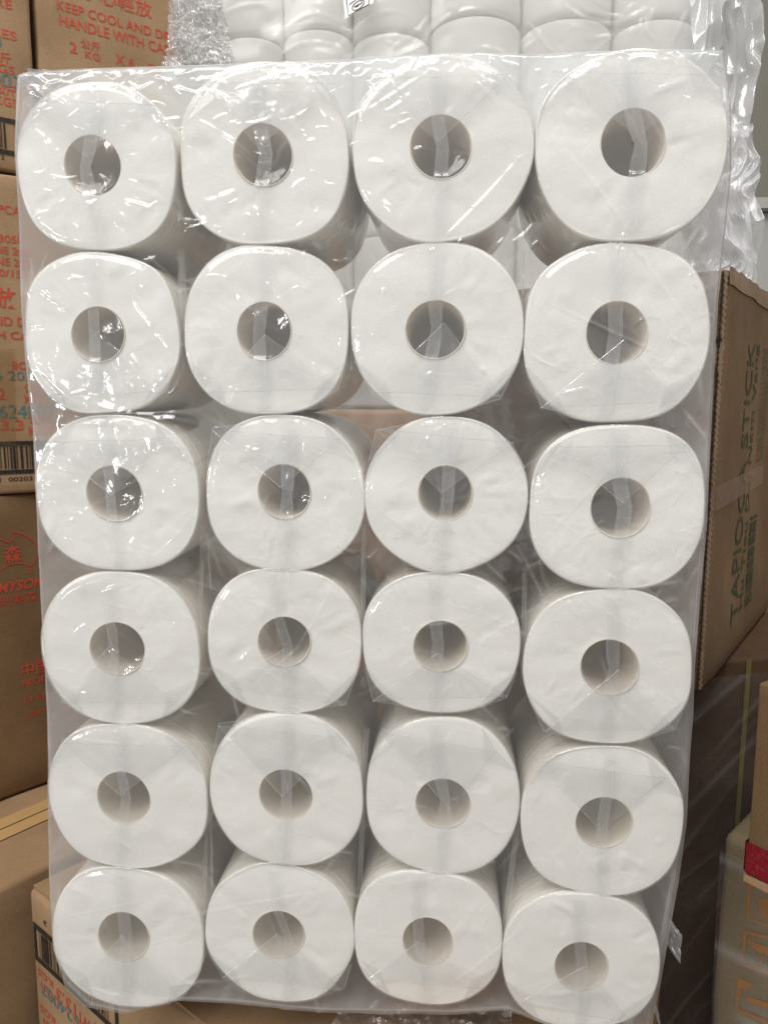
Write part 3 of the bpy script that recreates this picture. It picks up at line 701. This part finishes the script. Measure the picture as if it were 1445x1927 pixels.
    X = ox * (1 - rrw)[:, None] + sx[None] * rrw[:, None]; Z = oz * (1 - rrw)[:, None] + sz[None] * rrw[:, None]
    H = np.zeros_like(X); Az = np.zeros_like(X)
    top = row in (0, 2, 4)
    lively = {0: 1.35, 1: 1.1, 2: 0.95, 3: 0.55, 4: 0.7, 5: 0.75}[row]
    for k in range(int(30 * lively)):
        th = r2.uniform(0, 6.28); rA = r2.uniform(0.35, 0.9) * a; rB = min(0.98 * a, rA + r2.uniform(0.1, 0.4) * a); t2 = th + r2.normal(0, 0.22)
        crease(X, Z, H, Az, (rA * math.cos(th), rA * math.sin(th)), (rB * math.cos(t2), rB * math.sin(t2)), r2.uniform(0.0005, 0.0012), r2.normal(0.0002, 0.0003), r2.uniform(0.0, 0.10), r2.normal(0, 0.08))
    for k in range(int(11 * lively)):   # short scuffed puckers near the edge
        th = r2.uniform(0, 6.28); q = np.array([math.cos(th) * a, math.sin(th) * b]) * r2.uniform(0.72, 0.97); t2 = th + r2.normal(0, 0.5); L = r2.uniform(0.005, 0.016)
        crease(X, Z, H, Az, q, q + L * np.array([math.cos(t2), math.sin(t2)]), r2.uniform(0.0004, 0.0006), r2.uniform(0.0002, 0.0005), r2.uniform(0.05, 0.22), r2.normal(0, 0.12))
    rn = np.hypot(X - ox, Z - oz) / hr
    dip = 0.0025 * np.clip(1 - rn ** 2, 0, 1)
    Y = -0.0017 - H + dip + 0.0005 * fbm(X * 45, Z * 45, 31 + row * 4 + col, 2)
    Y = np.where((rrw > 0.9)[:, None], Y * (1 - 0.7 * np.clip((rrw - 0.9) / 0.07, 0, 1))[:, None], Y); Y[-2] = -0.0005; Y[-1] = 0.0007
    end = np.stack([X, Y, Z], -1)
    sl = []; hz_s = []
    ysl = np.concatenate([np.linspace(0.003, 0.03, 14), np.linspace(0.034, LEN, 12)])
    for y in ysl:
        s = 1.006 + 0.0035 * np.abs(vnoise(TH * 1.6 + row, TH * 0 + y * 420 + col * 9, 200 + col)) * (1.4 if y < 0.03 else 0.8)
        sl.append(np.stack([ex * s, np.full(NT, y), ez_ * s], -1))
        hz_s.append(0.30 * np.clip(vnoise(TH * 1.2 + 3 * row, TH * 0 + y * 420, 300 + col * 3 + row), 0.15, 1) * (1.0 if y < 0.03 else 0.5))
    V = np.concatenate([end, np.array(sl)]); Az = np.concatenate([Az, np.array(hz_s)])
    Az[len(rrw) - 2:len(rrw)] += 0.20   # film gathers at the rim
    w = mesh_obj('wrapper', V.reshape(-1, 3), grid_faces(len(V), NT, True), M['wrap'], root, local=False, attr=Az)
    # -- end folds: a triangular flap from the hole to one side, with ears past the outline
    sg = 1 if top else -1
    ap = np.array([ox + r2.normal(0, 0.0035), oz + sg * r2.uniform(-0.004, 0.004)])
    bl = np.array([-r2.uniform(0.66, 0.88) * a, sg * r2.uniform(0.62, 0.84) * b]); brr = np.array([r2.uniform(0.66, 0.88) * a, sg * r2.uniform(0.62, 0.84) * b])
    soft = r2.random() < 0.4     # some folds are pressed so flat that they hardly show
    def poly(name, pts, y, mat, par):
        P = [(p[0], y[i] if hasattr(y, '__len__') else y, p[1]) for i, p in enumerate(pts)]
        return mesh_obj(name, P, [list(range(len(P)))], mat, par, smooth=False, local=False)
    yb = -0.0031
    # flap as a small triangular fan so that it can ripple
    n1, n2 = 14, 22; G = []; 
    for i in range(n1):
        t = i / (n1 - 1); l = ap + (bl - ap) * t; rgt = ap + (brr - ap) * t
        for k in range(n2):
            p = l + (rgt - l) * (k / (n2 - 1)); G.append((p[0], yb + 0.0007 * vnoise(p[0] * 160 + row, p[1] * 160 + col, 9) , p[1]))
    fl_ = mesh_obj('fold_flap', np.array(G), grid_faces(n1, n2), M['flap'], w, local=False, attr=np.zeros(n1 * n2))
    # creases along the three sides of the flap
    V = []; F = []
    for p, q, wd in (((ap, bl, 0.0003), (bl, brr, 0.0009)) if soft else ((ap, bl, 0.0007), (ap, brr, 0.0007), (bl, brr, 0.0009))):
        d = (q - p) / np.linalg.norm(q - p); nn = np.array([-d[1], d[0]]); m = 14
        for i in range(m):
            t = i / (m - 1); c = p + (q - p) * t + nn * 0.0006 * vnoise(t * 6, wd * 9000 + row + col * 3.1, 12); ww = wd * (0.35 + 0.65 * abs(vnoise(t * 9, row * 3 + col + wd * 7000, 15)))
            k = len(V); V += [(c[0] + nn[0] * ww / 2, yb - 0.0006, c[1] + nn[1] * ww / 2), (c[0] - nn[0] * ww / 2, yb - 0.0003, c[1] - nn[1] * ww / 2)]
            if i: F.append([k - 2, k - 1, k + 1, k])
    mesh_obj('fold_crease', V, F, M['hem'], w, local=False)
    for s, e in ((-1, bl), (1, brr)):
        e2 = e * np.array([1.0 + r2.uniform(-0.02, 0.05), 1.0 + r2.uniform(-0.02, 0.05)]); e1 = np.array([s * 0.965 * a, sg * 0.36 * b]); e3 = np.array([s * 0.5 * a, sg * 0.90 * b])
        poly('fold_ear', [e1 if s * sg > 0 else e3, e2, e3 if s * sg > 0 else e1, e * 0.8], (-0.0002, -0.001, -0.0002, -0.0022), M['flap'], w)
        V = []; F = []
        for p, q in ((e1, e2), (e2, e3)):
            d = (q - p) / np.linalg.norm(q - p); nn = np.array([-d[1], d[0]]); k = len(V)
            V += [(p[0] + nn[0] * .00025, -0.0014, p[1] + nn[1] * .00025), (p[0] - nn[0] * .00025, -0.0014, p[1] - nn[1] * .00025), (q[0] - nn[0] * .00025, -0.0014, q[1] - nn[1] * .00025), (q[0] + nn[0] * .00025, -0.0014, q[1] + nn[1] * .00025)]
            F.append([k, k + 1, k + 2, k + 3])
        mesh_obj('fold_crease', V, F, M['hem'], w, smooth=False, local=False)
    # -- welded seam down the end: a band above and below the hole, kinked at the middle
    sw = r2.uniform(0.0065, 0.0092); tx = ox + r2.normal(-0.001, 0.0035); kx = ox + r2.normal(0, 0.003); bx = ox + r2.normal(0, 0.0035)
    n1 = 60; V = []; Az = []
    for i in range(n1):
        t = i / (n1 - 1); z = b * (0.93 - 1.86 * t)
        if t < 0.5: cxx = tx + (kx - tx) * (t / 0.5) ** 2
        else: cxx = kx + (bx - kx) * ((t - 0.5) / 0.5)
        nar = 1.0 if r2.random() > 2 else 1 - 0.22 * math.exp(-((t - 0.5) / 0.06) ** 2) * (1 if (row + col) % 3 == 0 else 0.15)
        strong = 1.0 if (t < 0.56) == top else 0.55
        for k in range(4):
            xx = cxx + (k / 3 - 0.5) * sw * nar
            V.append((xx, yb - 0.0011 - 0.00012 * math.sin(i * 0.9 + k) * r2.random() + (0.0012 if abs(z - oz) < hr * .9 else 0), z)); Az.append((0.05 if k in (0, 3) else 0.0) + 0.05 * r2.random() - 0.10 * (1 - strong))
    mesh_obj('seam', np.array(V), grid_faces(n1, 4), M['seam'], w, local=False, attr=Az)
    return root
for key in sorted(ROLLS): make_roll(key)

# ------------------------------------------------------------------ the outer bag
YF = -0.0075; YBK = LEN + 0.012
Lb = [(40, 150), (36, 200), (33, 300), (42, 450), (44, 560), (52, 680), (66, 800), (70, 900), (78, 1050), (82, 1150), (92, 1330), (94, 1420), (94, 1550), (98, 1680), (104, 1770), (125, 1840), (170, 1885)]
Rb = [(1356, 95), (1372, 200), (1372, 320), (1360, 440), (1347, 560), (1339, 700), (1331, 850), (1326, 980), (1313, 1120), (1303, 1250), (1300, 1340), (1293, 1430), (1288, 1540), (1273, 1650), (1253, 1760), (1241, 1830), (1218, 1945)]
Tb = [(40, 140), (60, 132), (140, 127), (330, 121), (500, 115), (640, 109), (850, 96), (950, 97), (1000, 100), (1100, 95), (1240, 90), (1356, 92)]
Bb = [(165, 1885), (245, 1899), (330, 1873), (450, 1879), (600, 1894), (760, 1895), (850, 1898), (950, 1892), (1050, 1928), (1120, 1945), (1215, 1948)]
def poly_w(pts, dx=0.0, dy=0.0): return np.array([onY(x + dx, y + dy, YF + 0.009) for x, y in pts])
Lw, Rw, Tw, Bw = poly_w(Lb, -2), poly_w(Rb, 3), poly_w(Tb, 0, 4), poly_w(Bb, 0, 4)
NU, NV = 640, 900
uu = np.linspace(0, 1, NU); vv = np.linspace(0, 1, NV)
def along(P, axis, t): 
    s = (P[:, axis] - P[0, axis]) / (P[-1, axis] - P[0, axis]); return s
xL = np.interp(vv, along(Lw, 2, 0), Lw[:, 0]); xR = np.interp(vv, along(Rw, 2, 0), Rw[:, 0])
zT = np.interp(uu, along(Tw, 0, 0), Tw[:, 2]); zB = np.interp(uu, along(Bw, 0, 0), Bw[:, 2])
X = xL[:, None] + (xR - xL)[:, None] * uu[None]; Z = zT[None] + (zB - zT)[None] * vv[:, None]
H = 0.0009 * fbm(X * 22, Z * 17, 3, 3) + 0.0003 * fbm(X * 90, Z * 70, 8, 2)
A = 0.02 * np.clip(fbm(X * 12, Z * 9, 13, 3), 0, 1)
def P2(px, py): p = onY(px, py, YF); return (p[0], p[2])
# long folds that show in the photograph: (x0,y0,x1,y1,width mm,height mm,haze,bend)
for x0, y0, x1, y1, sg_, am, hz_, bd in [
    (990, 281, 813, 469, .8, .7, .14, .02), (1043, 262, 1182, 436, .9, .9, .20, .02), (1199, 379, 1150, 500, .8, .7, .14, 0), (1010, 560, 1260, 675, .75, .95, .10, .0),
    (1170, 440, 1310, 640, .8, .6, .16, .03), (1120, 130, 1215, 290, .8, .8, .10, .04), (1060, 130, 1135, 225, .8, .7, .10, .03), (1190, 150, 1300, 330, .9, .7, .10, -.05),
    (690, 210, 810, 135, .7, .8, .15, .0), (690, 150, 720, 205, .7, .9, .2, .05), (735, 135, 760, 190, .7, .9, .2, .0), (860, 130, 960, 230, .8, .7, .12, .05),
    (60, 680, 330, 795, 3.4, 2.6, .06, -.10), (90, 715, 260, 800, 2.2, 1.6, .04, -.10), (110, 800, 300, 815, 1.6, 1.3, .10, .04), (290, 790, 370, 800, 1.4, 1.3, .05, .06),
    (60, 240, 125, 330, .8, .8, .12, .1), (70, 300, 110, 400, .7, .7, .10, .1), (85, 250, 90, 345, .7, .6, .10, .0), (240, 200, 310, 150, .8, .8, .12, .1),
    (370, 225, 480, 300, .7, .6, .10, .05), (500, 160, 650, 145, 1.0, .9, .12, .05), (590, 170, 650, 245, .8, .8, .12, -.1), (370, 170, 440, 195, .7, .7, .1, .1),
    (100, 1730, 300, 1690, .9, .5, .08, .0), (280, 1745, 660, 1672, 1.0, .6, .16, .02), (660, 1675, 900, 1640, .9, .5, .10, .0), (800, 1885, 1010, 1720, 1.1, .7, .14, -.02), (1010, 1030, 1175, 855, .8, .5, .10, .0),
    (985, 1560, 1100, 1690, 1.0, .6, .08, .03), (1180, 1690, 1225, 1600, .9, .6, .06, .05), (1000, 1870, 1105, 1858, 1.6, 1.3, .10, -.06), (1090, 1905, 960, 1880, 1.2, 1.0, .10, .0),
    (300, 1862, 430, 1850, 1.2, 1.1, .14, .05), (330, 1840, 380, 1862, 1.0, .9, .12, .05), (420, 1845, 470, 1835, .9, .9, .12, .0), (150, 1850, 245, 1880, 1.2, 1.1, .10, -.04),
    (110, 1390, 250, 1400, .7, .4, .12, .0), (620, 1680, 700, 1700, .8, .5, .12, .1), (470, 1785, 580, 1850, 1.0, .5, .12, .05), (575, 1690, 690, 1800, .9, .4, .10, .0),
    (985, 645, 1075, 700, .8, .8, .10, -.1), (995, 660, 1045, 690, .8, .9, .14, -.1), (1040, 745, 1110, 728, .8, .9, .14, .0), (1200, 690, 1300, 700, 1.4, .9, .04, .05), (1255, 635, 1300, 650, .8, .8, .1, .0),
    (1280, 480, 1325, 560, .9, .8, .14, .0), (1320, 520, 1318, 600, .7, .7, .18, .0), (1290, 640, 1320, 760, 1.0, .7, .14, .05), (1285, 770, 1330, 830, .9, .7, .2, .0), (1320, 420, 1280, 480, .9, .8, .2, .0),
    (345, 560, 342, 480, .8, .6, .12, 0), (60, 480, 58, 560, .8, .6, .16, .05), (90, 480, 60, 560, .8, .5, .16, .0), (75, 800, 60, 760, .9, .7, .15, .0), (115, 1660, 108, 1720, .8, .5, .12, .0)]:
    crease(X, Z, H, A, P2(x0, y0), P2(x1, y1), sg_ * 1e-3, am * 1e-3, hz_, bd)
r3 = np.random.default_rng(17)
for k in range(420):
    py = 92 + (1920 - 92) * r3.random() ** 1.3; px = 40 + r3.random() * 1310
    L = r3.uniform(10, 55) * (1.3 if py < 800 else 0.8); an = r3.normal(0.5 if px < 700 else -0.4, 0.8); 
    if r3.random() < 0.3: an += 1.57
    crease(X, Z, H, A, P2(px, py), P2(px + L * math.cos(an), py + L * math.sin(an)), r3.uniform(0.00055, 0.0011), r3.uniform(0.00015, 0.0008), r3.uniform(0.0, 0.12), r3.normal(0, 0.09))
for k in range(170):     # long taut lines
    py = r3.uniform(140, 1850); px = r3.uniform(60, 1280); L = r3.uniform(50, 190); an = r3.choice([0.75, -0.75, 1.2, -1.15, 0.2]) + r3.normal(0, 0.25)
    crease(X, Z, H, A, P2(px, py), P2(px + L * math.cos(an), py + L * math.sin(an)), r3.uniform(0.0005, 0.0010), r3.uniform(0.0001, 0.0004), r3.uniform(0.03, 0.13), r3.normal(0, 0.03))
# small sharp puckers where the film is pulled over the rims of the rolls
for key in ROLLS:
    _, _, _, _, x0, x1, y0, y1 = ROLLS[key]; row = key[0]
    for k in range(14 if row < 3 else 9):
        th = r3.uniform(0, 6.28) if r3.random() < 0.5 else r3.choice([0.9, 2.2, 4.0, 5.4]) + r3.normal(0, 0.35); q = r3.uniform(0.55, 1.02)
        px = (x0 + x1) / 2 + q * (x1 - x0) / 2 * math.cos(th); py = (y0 + y1) / 2 - q * (y1 - y0) / 2 * math.sin(th)
        an = r3.normal(0.1, 0.6); L = r3.uniform(18, 60)
        crease(X, Z, H, A, P2(px, py), P2(px + L * math.cos(an), py + L * math.sin(an)), r3.uniform(0.0004, 0.0006), r3.uniform(0.0002, 0.0006), r3.uniform(0.02, 0.12), r3.normal(0, 0.10))
# gathered film along the top edge and the corners
for k in range(120):
    px = 45 + r3.random() * 1310; py = np.interp(px, [p[0] for p in Tb], [p[1] for p in Tb]) + r3.uniform(1, 45) ** 1.0
    L = r3.uniform(12, 60); an = r3.normal(0, 0.35)
    crease(X, Z, H, A, P2(px, py), P2(px + L * math.cos(an), py + L * math.sin(an)), r3.uniform(0.0006, 0.0012), r3.uniform(0.0003, 0.0010), r3.uniform(0.02, 0.16), r3.normal(0, 0.08))
edge = np.minimum(np.minimum(uu[None] * 0.42, (1 - uu[None]) * 0.42), np.minimum(vv[:, None], 1 - vv[:, None]) * 0.62)
Yb = YF - H + 0.010 * np.clip(1 - edge / 0.006, 0, 1) ** 2
A = A + 0.30 * np.clip(1 - edge / 0.0022, 0, 1)
bag = empty('plastic_bag', (0.0, 0.06, PACK_Z)); tag(bag, 'large clear plastic bag holding the 24 toilet rolls', 'plastic bag')
mesh_obj('front_film', np.stack([X, Yb, Z], -1), grid_faces(NV, NU), M['bag'], bag, attr=A)
def strip(name, P, inward, mat, seed, hazeamp=0.15, wave=0.0016, n=26, pinch=0.0):
    """film running back from a front edge"""
    P = np.asarray(P); m = len(P); ts = np.linspace(0, 1, n); V = []; Az = []
    s = np.arange(m) / m
    for t in ts:
        q = P.copy(); q[:, 1] = YF + 0.008 + (YBK - YF - 0.008) * t
        w = wave * math.sin(math.pi * min(1, t * 1.02)) * fbm(s * 26, s * 0 + t * 2.2, seed, 3) + pinch * t
        q = q + np.asarray(inward)[None] * w[:, None]
        V.append(q); Az.append(hazeamp * np.clip(vnoise(s * 60, s * 0 + t * 1.5, seed + 5), 0, 1))
    return mesh_obj(name, np.array(V), grid_faces(n, m), mat, bag, attr=np.array(Az))
ev = slice(0, None, 3)
strip('side_film', np.stack([xL, vv * 0, Z[:, 0]], -1)[ev], (1, 0, 0), M['bagside'], 3)
strip('side_film', np.stack([xR, vv * 0, Z[:, -1]], -1)[ev], (-1, 0, 0), M['bagside'], 6)
strip('top_film', np.stack([X[0], uu * 0, Z[0]], -1)[ev], (0, 0, -1), M['bagtop'], 9, wave=0.001, pinch=0.004)
strip('bottom_film', np.stack([X[-1], uu * 0, Z[-1] ], -1)[ev], (0, 0, 1), M['bagside'], 12)
bx_ = np.stack([X, np.full_like(X, YBK), Z], -1)[::8, ::8]; bx_[..., 1] += 0.0025 * fbm(bx_[..., 0] * 40, bx_[..., 2] * 40, 21, 3)
mesh_obj('back_film', bx_, grid_faces(*bx_.shape[:2]), M['bag'], bag, attr=np.zeros(bx_.shape[:2]))
# upright pleats in the gaps between the columns
for pts, wmm in [([(338, 470), (341, 600), (346, 700)], 3.2), ([(345, 470), (348, 560), (352, 640)], 1.6), ([(657, 470), (659, 600), (662, 700)], 4.0), ([(668, 480), (668, 560)], 1.2), ([(992, 440), (990, 560), (986, 640)], 5.0), ([(984, 470), (981, 600)], 1.8),
                 ([(380, 1000), (378, 1100), (376, 1180)], 2.6), ([(390, 1000), (396, 1110)], 1.5), ([(686, 900), (684, 1040), (682, 1180)], 3.0), ([(690, 1370), (684, 1480), (676, 1700)], 3.2), ([(988, 1070), (985, 1200), (984, 1280)], 3.0),
                 ([(980, 1500), (968, 1600), (950, 1740)], 3.6), ([(388, 1560), (384, 1680), (380, 1740)], 2.6), ([(396, 1540), (398, 1700)], 2.0), ([(1283, 1560), (1262, 1680), (1240, 1800)], 3.0), ([(1330, 900), (1300, 1300)], 2.0)]:
    pw = np.array([onY(x, y, 0.0045) for x, y in pts]); tt = np.linspace(0, 1, 24); s = np.linspace(0, 1, len(pw))
    c = np.stack([np.interp(tt, s, pw[:, k]) for k in range(3)], -1); V = []
    for i in range(24):
        for k in range(5): V.append(c[i] + np.array([(k / 4 - .5) * wmm * 1e-3, 0.0012 * math.cos(k * 1.57), 0]))
    mesh_obj('pleat', np.array(V), grid_faces(24, 5), M['pleat'], bag, attr=(np.sin(np.linspace(0.05, math.pi - 0.05, 24))[:, None] * np.array([[0.16, 0, 0.04, 0, 0.16]]) - 0.09 * (1 - np.sin(np.linspace(0, math.pi, 24)))[:, None]))
# gathered corner, top left
def crumple(name, c, du, dv, nrm, n, amp, freq, seed, mat, parent, taper=None, hz_=0.25, vf=None, oct=4):
    U, V_ = np.meshgrid(np.linspace(0, 1, n[0]), np.linspace(0, 1, n[1]))
    sm = mat is not M['crumple']
    fv = freq * np.linalg.norm(dv) / np.linalg.norm(du) if vf is None else vf
    h = ridged(U * freq + 0.5 * fbm(U * 2, V_ * 5, seed + 3, 2), V_ * fv, seed, oct) - 1.3
    jx = 0.06 * fbm(U * freq * .7, V_ * freq * .7, seed + 40, 2); jy = 0.06 * fbm(U * freq * .7, V_ * freq * .7, seed + 60, 2)
    if taper is not None: U2 = taper(U, V_)
    else: U2 = U
    P = np.asarray(c) + (U2 + jx * 0.35)[..., None] * np.asarray(du) + (V_ + jy * 0.35)[..., None] * np.asarray(dv) + (h * amp)[..., None] * np.asarray(nrm)
    return mesh_obj(name, P, grid_faces(n[1], n[0]), mat, parent, smooth=sm, attr=hz_ * np.clip(h, 0, 1))
cw = onY(38, 165, YF - 0.002); cw2 = onY(120, 128, YF - 0.002)
crumple('gathered_corner', cw, (cw2[0] - cw[0], 0.02, 0.004), (0.006, 0.0, cw2[2] - cw[2]), (0, -1, 0), (40, 30), 0.006, 4, 71, M['bagside'], bag)

# ------------------------------------------------------------------ what is behind the pack, above
YL = 0.62
bag2 = empty('plastic_bag', (0.05, YL, zK)); tag(bag2, 'crinkled clear bag of toilet rolls standing behind the pack', 'plastic bag')
edges = [400, 522, 656, 806, 986, 1165, 1330]
tiers = [(48, -140), (240, 52), (430, 244), (622, 434)]
for ti, (yb_, yt_) in enumerate(tiers):
    for ci in range(6):
        a = onY(edges[ci], 40, YL)[0]; b = onY(edges[ci + 1], 40, YL)[0]; rad = (b - a) / 2 - 0.0006
        sag = [6, -4, 8, -18, -6, 2][ci]
        zb = onY(700, yb_ + sag, YL)[2] + 0.001; zt = onY(700, yt_ + sag, YL)[2] - 0.001
        r2 = np.random.default_rng(900 + ti * 10 + ci)
        n = 56; th = np.linspace(0, 2 * math.pi, n, endpoint=False)
        root = empty('toilet_roll', ((a + b) / 2, YL + rad, zb))
        pos = ['at the left end', 'second from the left', 'third from the left', 'third from the right', 'second from the right', 'at the right end'][ci]
        tn = ['top tier', 'second tier from the top', 'third tier from the top', 'lowest tier'][ti]
        tag(root, 'upright toilet roll in the bag behind, %s, %s' % (tn, pos), 'toilet roll', 'upright toilet rolls in the bag behind')
        V = []; zs = np.concatenate([[0, 0.0015, 0.004], np.linspace(0.012, zt - zb - 0.012, 10), [zt - zb - 0.004, zt - zb - 0.0015, zt - zb]])
        rs = [0.93, 0.975, 1.0] + [1 + 0.006 * r2.normal() for _ in range(10)] + [1.0, 0.975, 0.93]
        V.append(np.stack([0.2 * rad * np.cos(th), 0.2 * rad * np.sin(th), np.zeros(n)], -1))
        for z, s in zip(zs, rs): V.append(np.stack([rad * s * np.cos(th), rad * s * np.sin(th), np.full(n, z)], -1))
        V.append(np.stack([0.2 * rad * np.cos(th), 0.2 * rad * np.sin(th), np.full(n, zt - zb)], -1))
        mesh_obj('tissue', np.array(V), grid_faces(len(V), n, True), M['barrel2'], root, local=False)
# film over the front of the rear pack
xl = onY(392, 40, YL - 0.02)[0]; xr = onY(1345, 40, YL - 0.02)[0]; zt = onY(700, -170, YL - .02)[2]; zb = zK + 0.005
U, Z2 = np.meshgrid(np.linspace(xl, xr, 260), np.linspace(zt, zb, 220)); H = 0.004 * fbm(U * 12, Z2 * 12, 5, 3); A2 = np.zeros_like(H)
def PL(px, py): p = onY(px, py, YL - 0.02); return (p[0], p[2])
for x0, y0, x1, y1, s, am, hz_, bd in [(415, 25, 500, 5, 2.5, 2.5, .1, .1), (530, 60, 640, 35, 2, 2.2, .12, .2), (520, 110, 640, 85, 2, 2.2, .14, .15), (655, 70, 800, 40, 2, 2, .05, .25), (655, 110, 790, 75, 2, 2, .10, .2), (735, 85, 780, 55, 1.5, 3, .2, 0), (745, 100, 800, 75, 1.5, 2, .1, 0), (805, 60, 960, 35, 2.5, 2.5, .1, .2), (985, 35, 1030, 95, 2, 3.5, .25, .1), (1010, 60, 1060, 100, 2, 3.5, .3, -.1), (1060, 3, 1225, 5, 3, 4, .25, -.2), (1110, 95, 1200, 45, 1.5, 3, .3, .05), (1230, 10, 1215, 60, 2, 4, .3, .05), (1300, 10, 1260, 90, 2, 4, .25, 0), (1215, 50, 1240, 75, 2, 4, .3, 0), (1180, 60, 1210, 45, 1.5, 4, .4, 0), (1320, 0, 1335, 90, 2.5, 4, .3, 0), (1180, 30, 1100, 15, 2, 3, .2, 0)]:
    crease(U, Z2, H, A2, PL(x0, y0), PL(x1, y1), s * 0.7e-3, am * 0.4e-3, hz_ * 0.7, bd)
for k in range(110):
    px = 420 + r3.random() ** 0.6 * 930; py = r3.uniform(-150, 500); L = r3.uniform(15, 80); an = r3.normal(-0.3, 0.6)
    crease(U, Z2, H, A2, PL(px, py), PL(px + L * math.cos(an), py + L * math.sin(an)), r3.uniform(.0008, .0018), r3.uniform(.0003, .0012), r3.uniform(0, .10), r3.normal(0, .1))
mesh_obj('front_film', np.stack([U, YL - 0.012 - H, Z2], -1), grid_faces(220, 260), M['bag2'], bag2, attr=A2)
# loose, ruffled film at its right end
def tp_(U, V_): return U * (0.75 + 0.25 * np.sin(V_ * 9) * 0.4 + 0.3 * V_ * (1 - V_))
c0 = onY(1300, -40, YL - 0.03); c1 = onY(1452, -40, YL - 0.03); c2 = onY(1300, 520, YL - 0.03)
crumple('ruffled_end', c0, c1 - c0, c2 - c0, (0, -1, 0), (120, 330), 0.030, 2.4, 91, M['ruffle'], bag2, tp_, 0.22, vf=3.0, oct=3)
c0 = onY(1330, 200, YL - 0.06); c1 = onY(1450, 230, YL - 0.06); c2 = onY(1318, 540, YL - 0.06)
crumple('ruffled_end', c0, c1 - c0, c2 - c0, (0, -1, 0), (90, 240), 0.026, 2.2, 97, M['ruffle'], bag2, tp_, 0.25, vf=2.2, oct=3)
# small printed label stuck on the rear bag
FL = Face((0, YL - 0.022, 0), np.array([1.0, 0, 0]), np.array([0, -1.0, 0]))
def zl(x, y): return (640 + x / 18.06, y / 18.06)
lab = mesh_obj('label', FL.w([FL.at(*zl(60, -420)), FL.at(*zl(1180, -420)), FL.at(*zl(1130, 90)), FL.at(*zl(180, 640)), ], 0.0), [[3, 2, 1, 0]], M['label'], bag2, smooth=False)
V, F = ribbon_poly(FL, [FL.at(*zl(*q)) for q in ((150, -400), (215, 0), (285, 540), (990, 145), (950, -400))], 0.0011, 0.0006); mesh_obj('label_border', V, F, M['black'], lab, smooth=False)
oc = np.array([615, 180]); o_ = []
for t in np.linspace(0, 2 * math.pi, 33)[:-1]:
    x, y = 240 * math.cos(t), 115 * math.sin(t); an = math.radians(-38); o_.append(FL.at(*zl(oc[0] + x * math.cos(an) - y * math.sin(an), oc[1] + x * math.sin(an) + y * math.cos(an))))
V, F = ribbon_poly(FL, o_, 0.0009, 0.0006, True); mesh_obj('label_border', V, F, M['black'], lab, smooth=False)
sc_ = [(480, 250), (510, 215), (530, 250), (560, 190), (590, 170), (575, 235), (600, 205), (640, 130), (665, 165), (690, 120), (715, 150), (735, 60), (760, 95)]
V, F = ribbon_poly(FL, [FL.at(*zl(*q)) for q in sc_], 0.0012, 0.0006); mesh_obj('label_script', V, F, M['black'], lab, smooth=False)
for a_, b_ in (((320, 170), (345, 130)), ((360, 135), (390, 100)), ((400, 100), (430, 60)), ((445, 75), (475, 35)), ((500, 40), (530, -10))):
    V, F = ribbon_poly(FL, [FL.at(*zl(*a_)), FL.at(*zl(*b_))], 0.0011, 0.0006); mesh_obj('label_script', V, F, M['black'], lab, smooth=False)

# crumpled clear film hanging between carton B and the rear bag
c0 = onY(322, -30, 0.40); c1 = onY(410, -30, 0.40); c2 = onY(306, 150, 0.40)
fm = empty('crumpled_film', tuple(onY(360, 150, 0.40))); tag(fm, 'crumpled silvery clear film beside the red-printed carton', 'plastic film')
def tp2(U, V_): return U * (0.95 + 0.65 * V_)
crumple('sheet', c0, c1 - c0, c2 - c0, (0, -1, 0), (110, 140), 0.013, 6, 111, M['crumple'], fm, tp2, 0.40)
crumple('sheet', c0 + np.array([0, 0.02, 0]), c1 - c0, c2 - c0, (0, -1, 0), (80, 100), 0.012, 5, 115, M['crumple'], fm, tp2, 0.5)
# torn wrap lying on the carton below the pack
zc = PACK_Z + 0.004
k0 = onZ(640, 1880, zc); k1 = onZ(960, 1880, zc); k2 = onZ(610, 1990, zc)
fm2 = empty('crumpled_film', tuple(k0)); tag(fm2, 'torn crinkled film lying on the carton below the pack', 'plastic film')
crumple('sheet', k0, k1 - k0, k2 - k0, (0, 0, 1), (200, 90), 0.006, 8, 121, film_mat('torn_wrap_film', haze=0.20, graze=0.2, gloss=1.8, rough=0.12, bump=0.7, bscale=150, tint=(0.85, 0.78, 0.74)), fm2, None, 0.25)
# frayed ends of film sticking out at the pack's lower right
for i, (x0, y0, x1, y1, x2, y2) in enumerate([(1254, 1722, 1284, 1762, 1248, 1770), (1222, 1850, 1240, 1910, 1224, 1880)]):
    c0 = onY(x0, y0, 0.03); c1 = onY(x1, y1, 0.02); c2 = onY(x2, y2, 0.03)
    crumple('frayed_end', c0, c1 - c0, c2 - c0, (0, -1, 0), (26, 26), 0.003, 3, 131 + i, M['ruffle'], bag, None, 0.1)
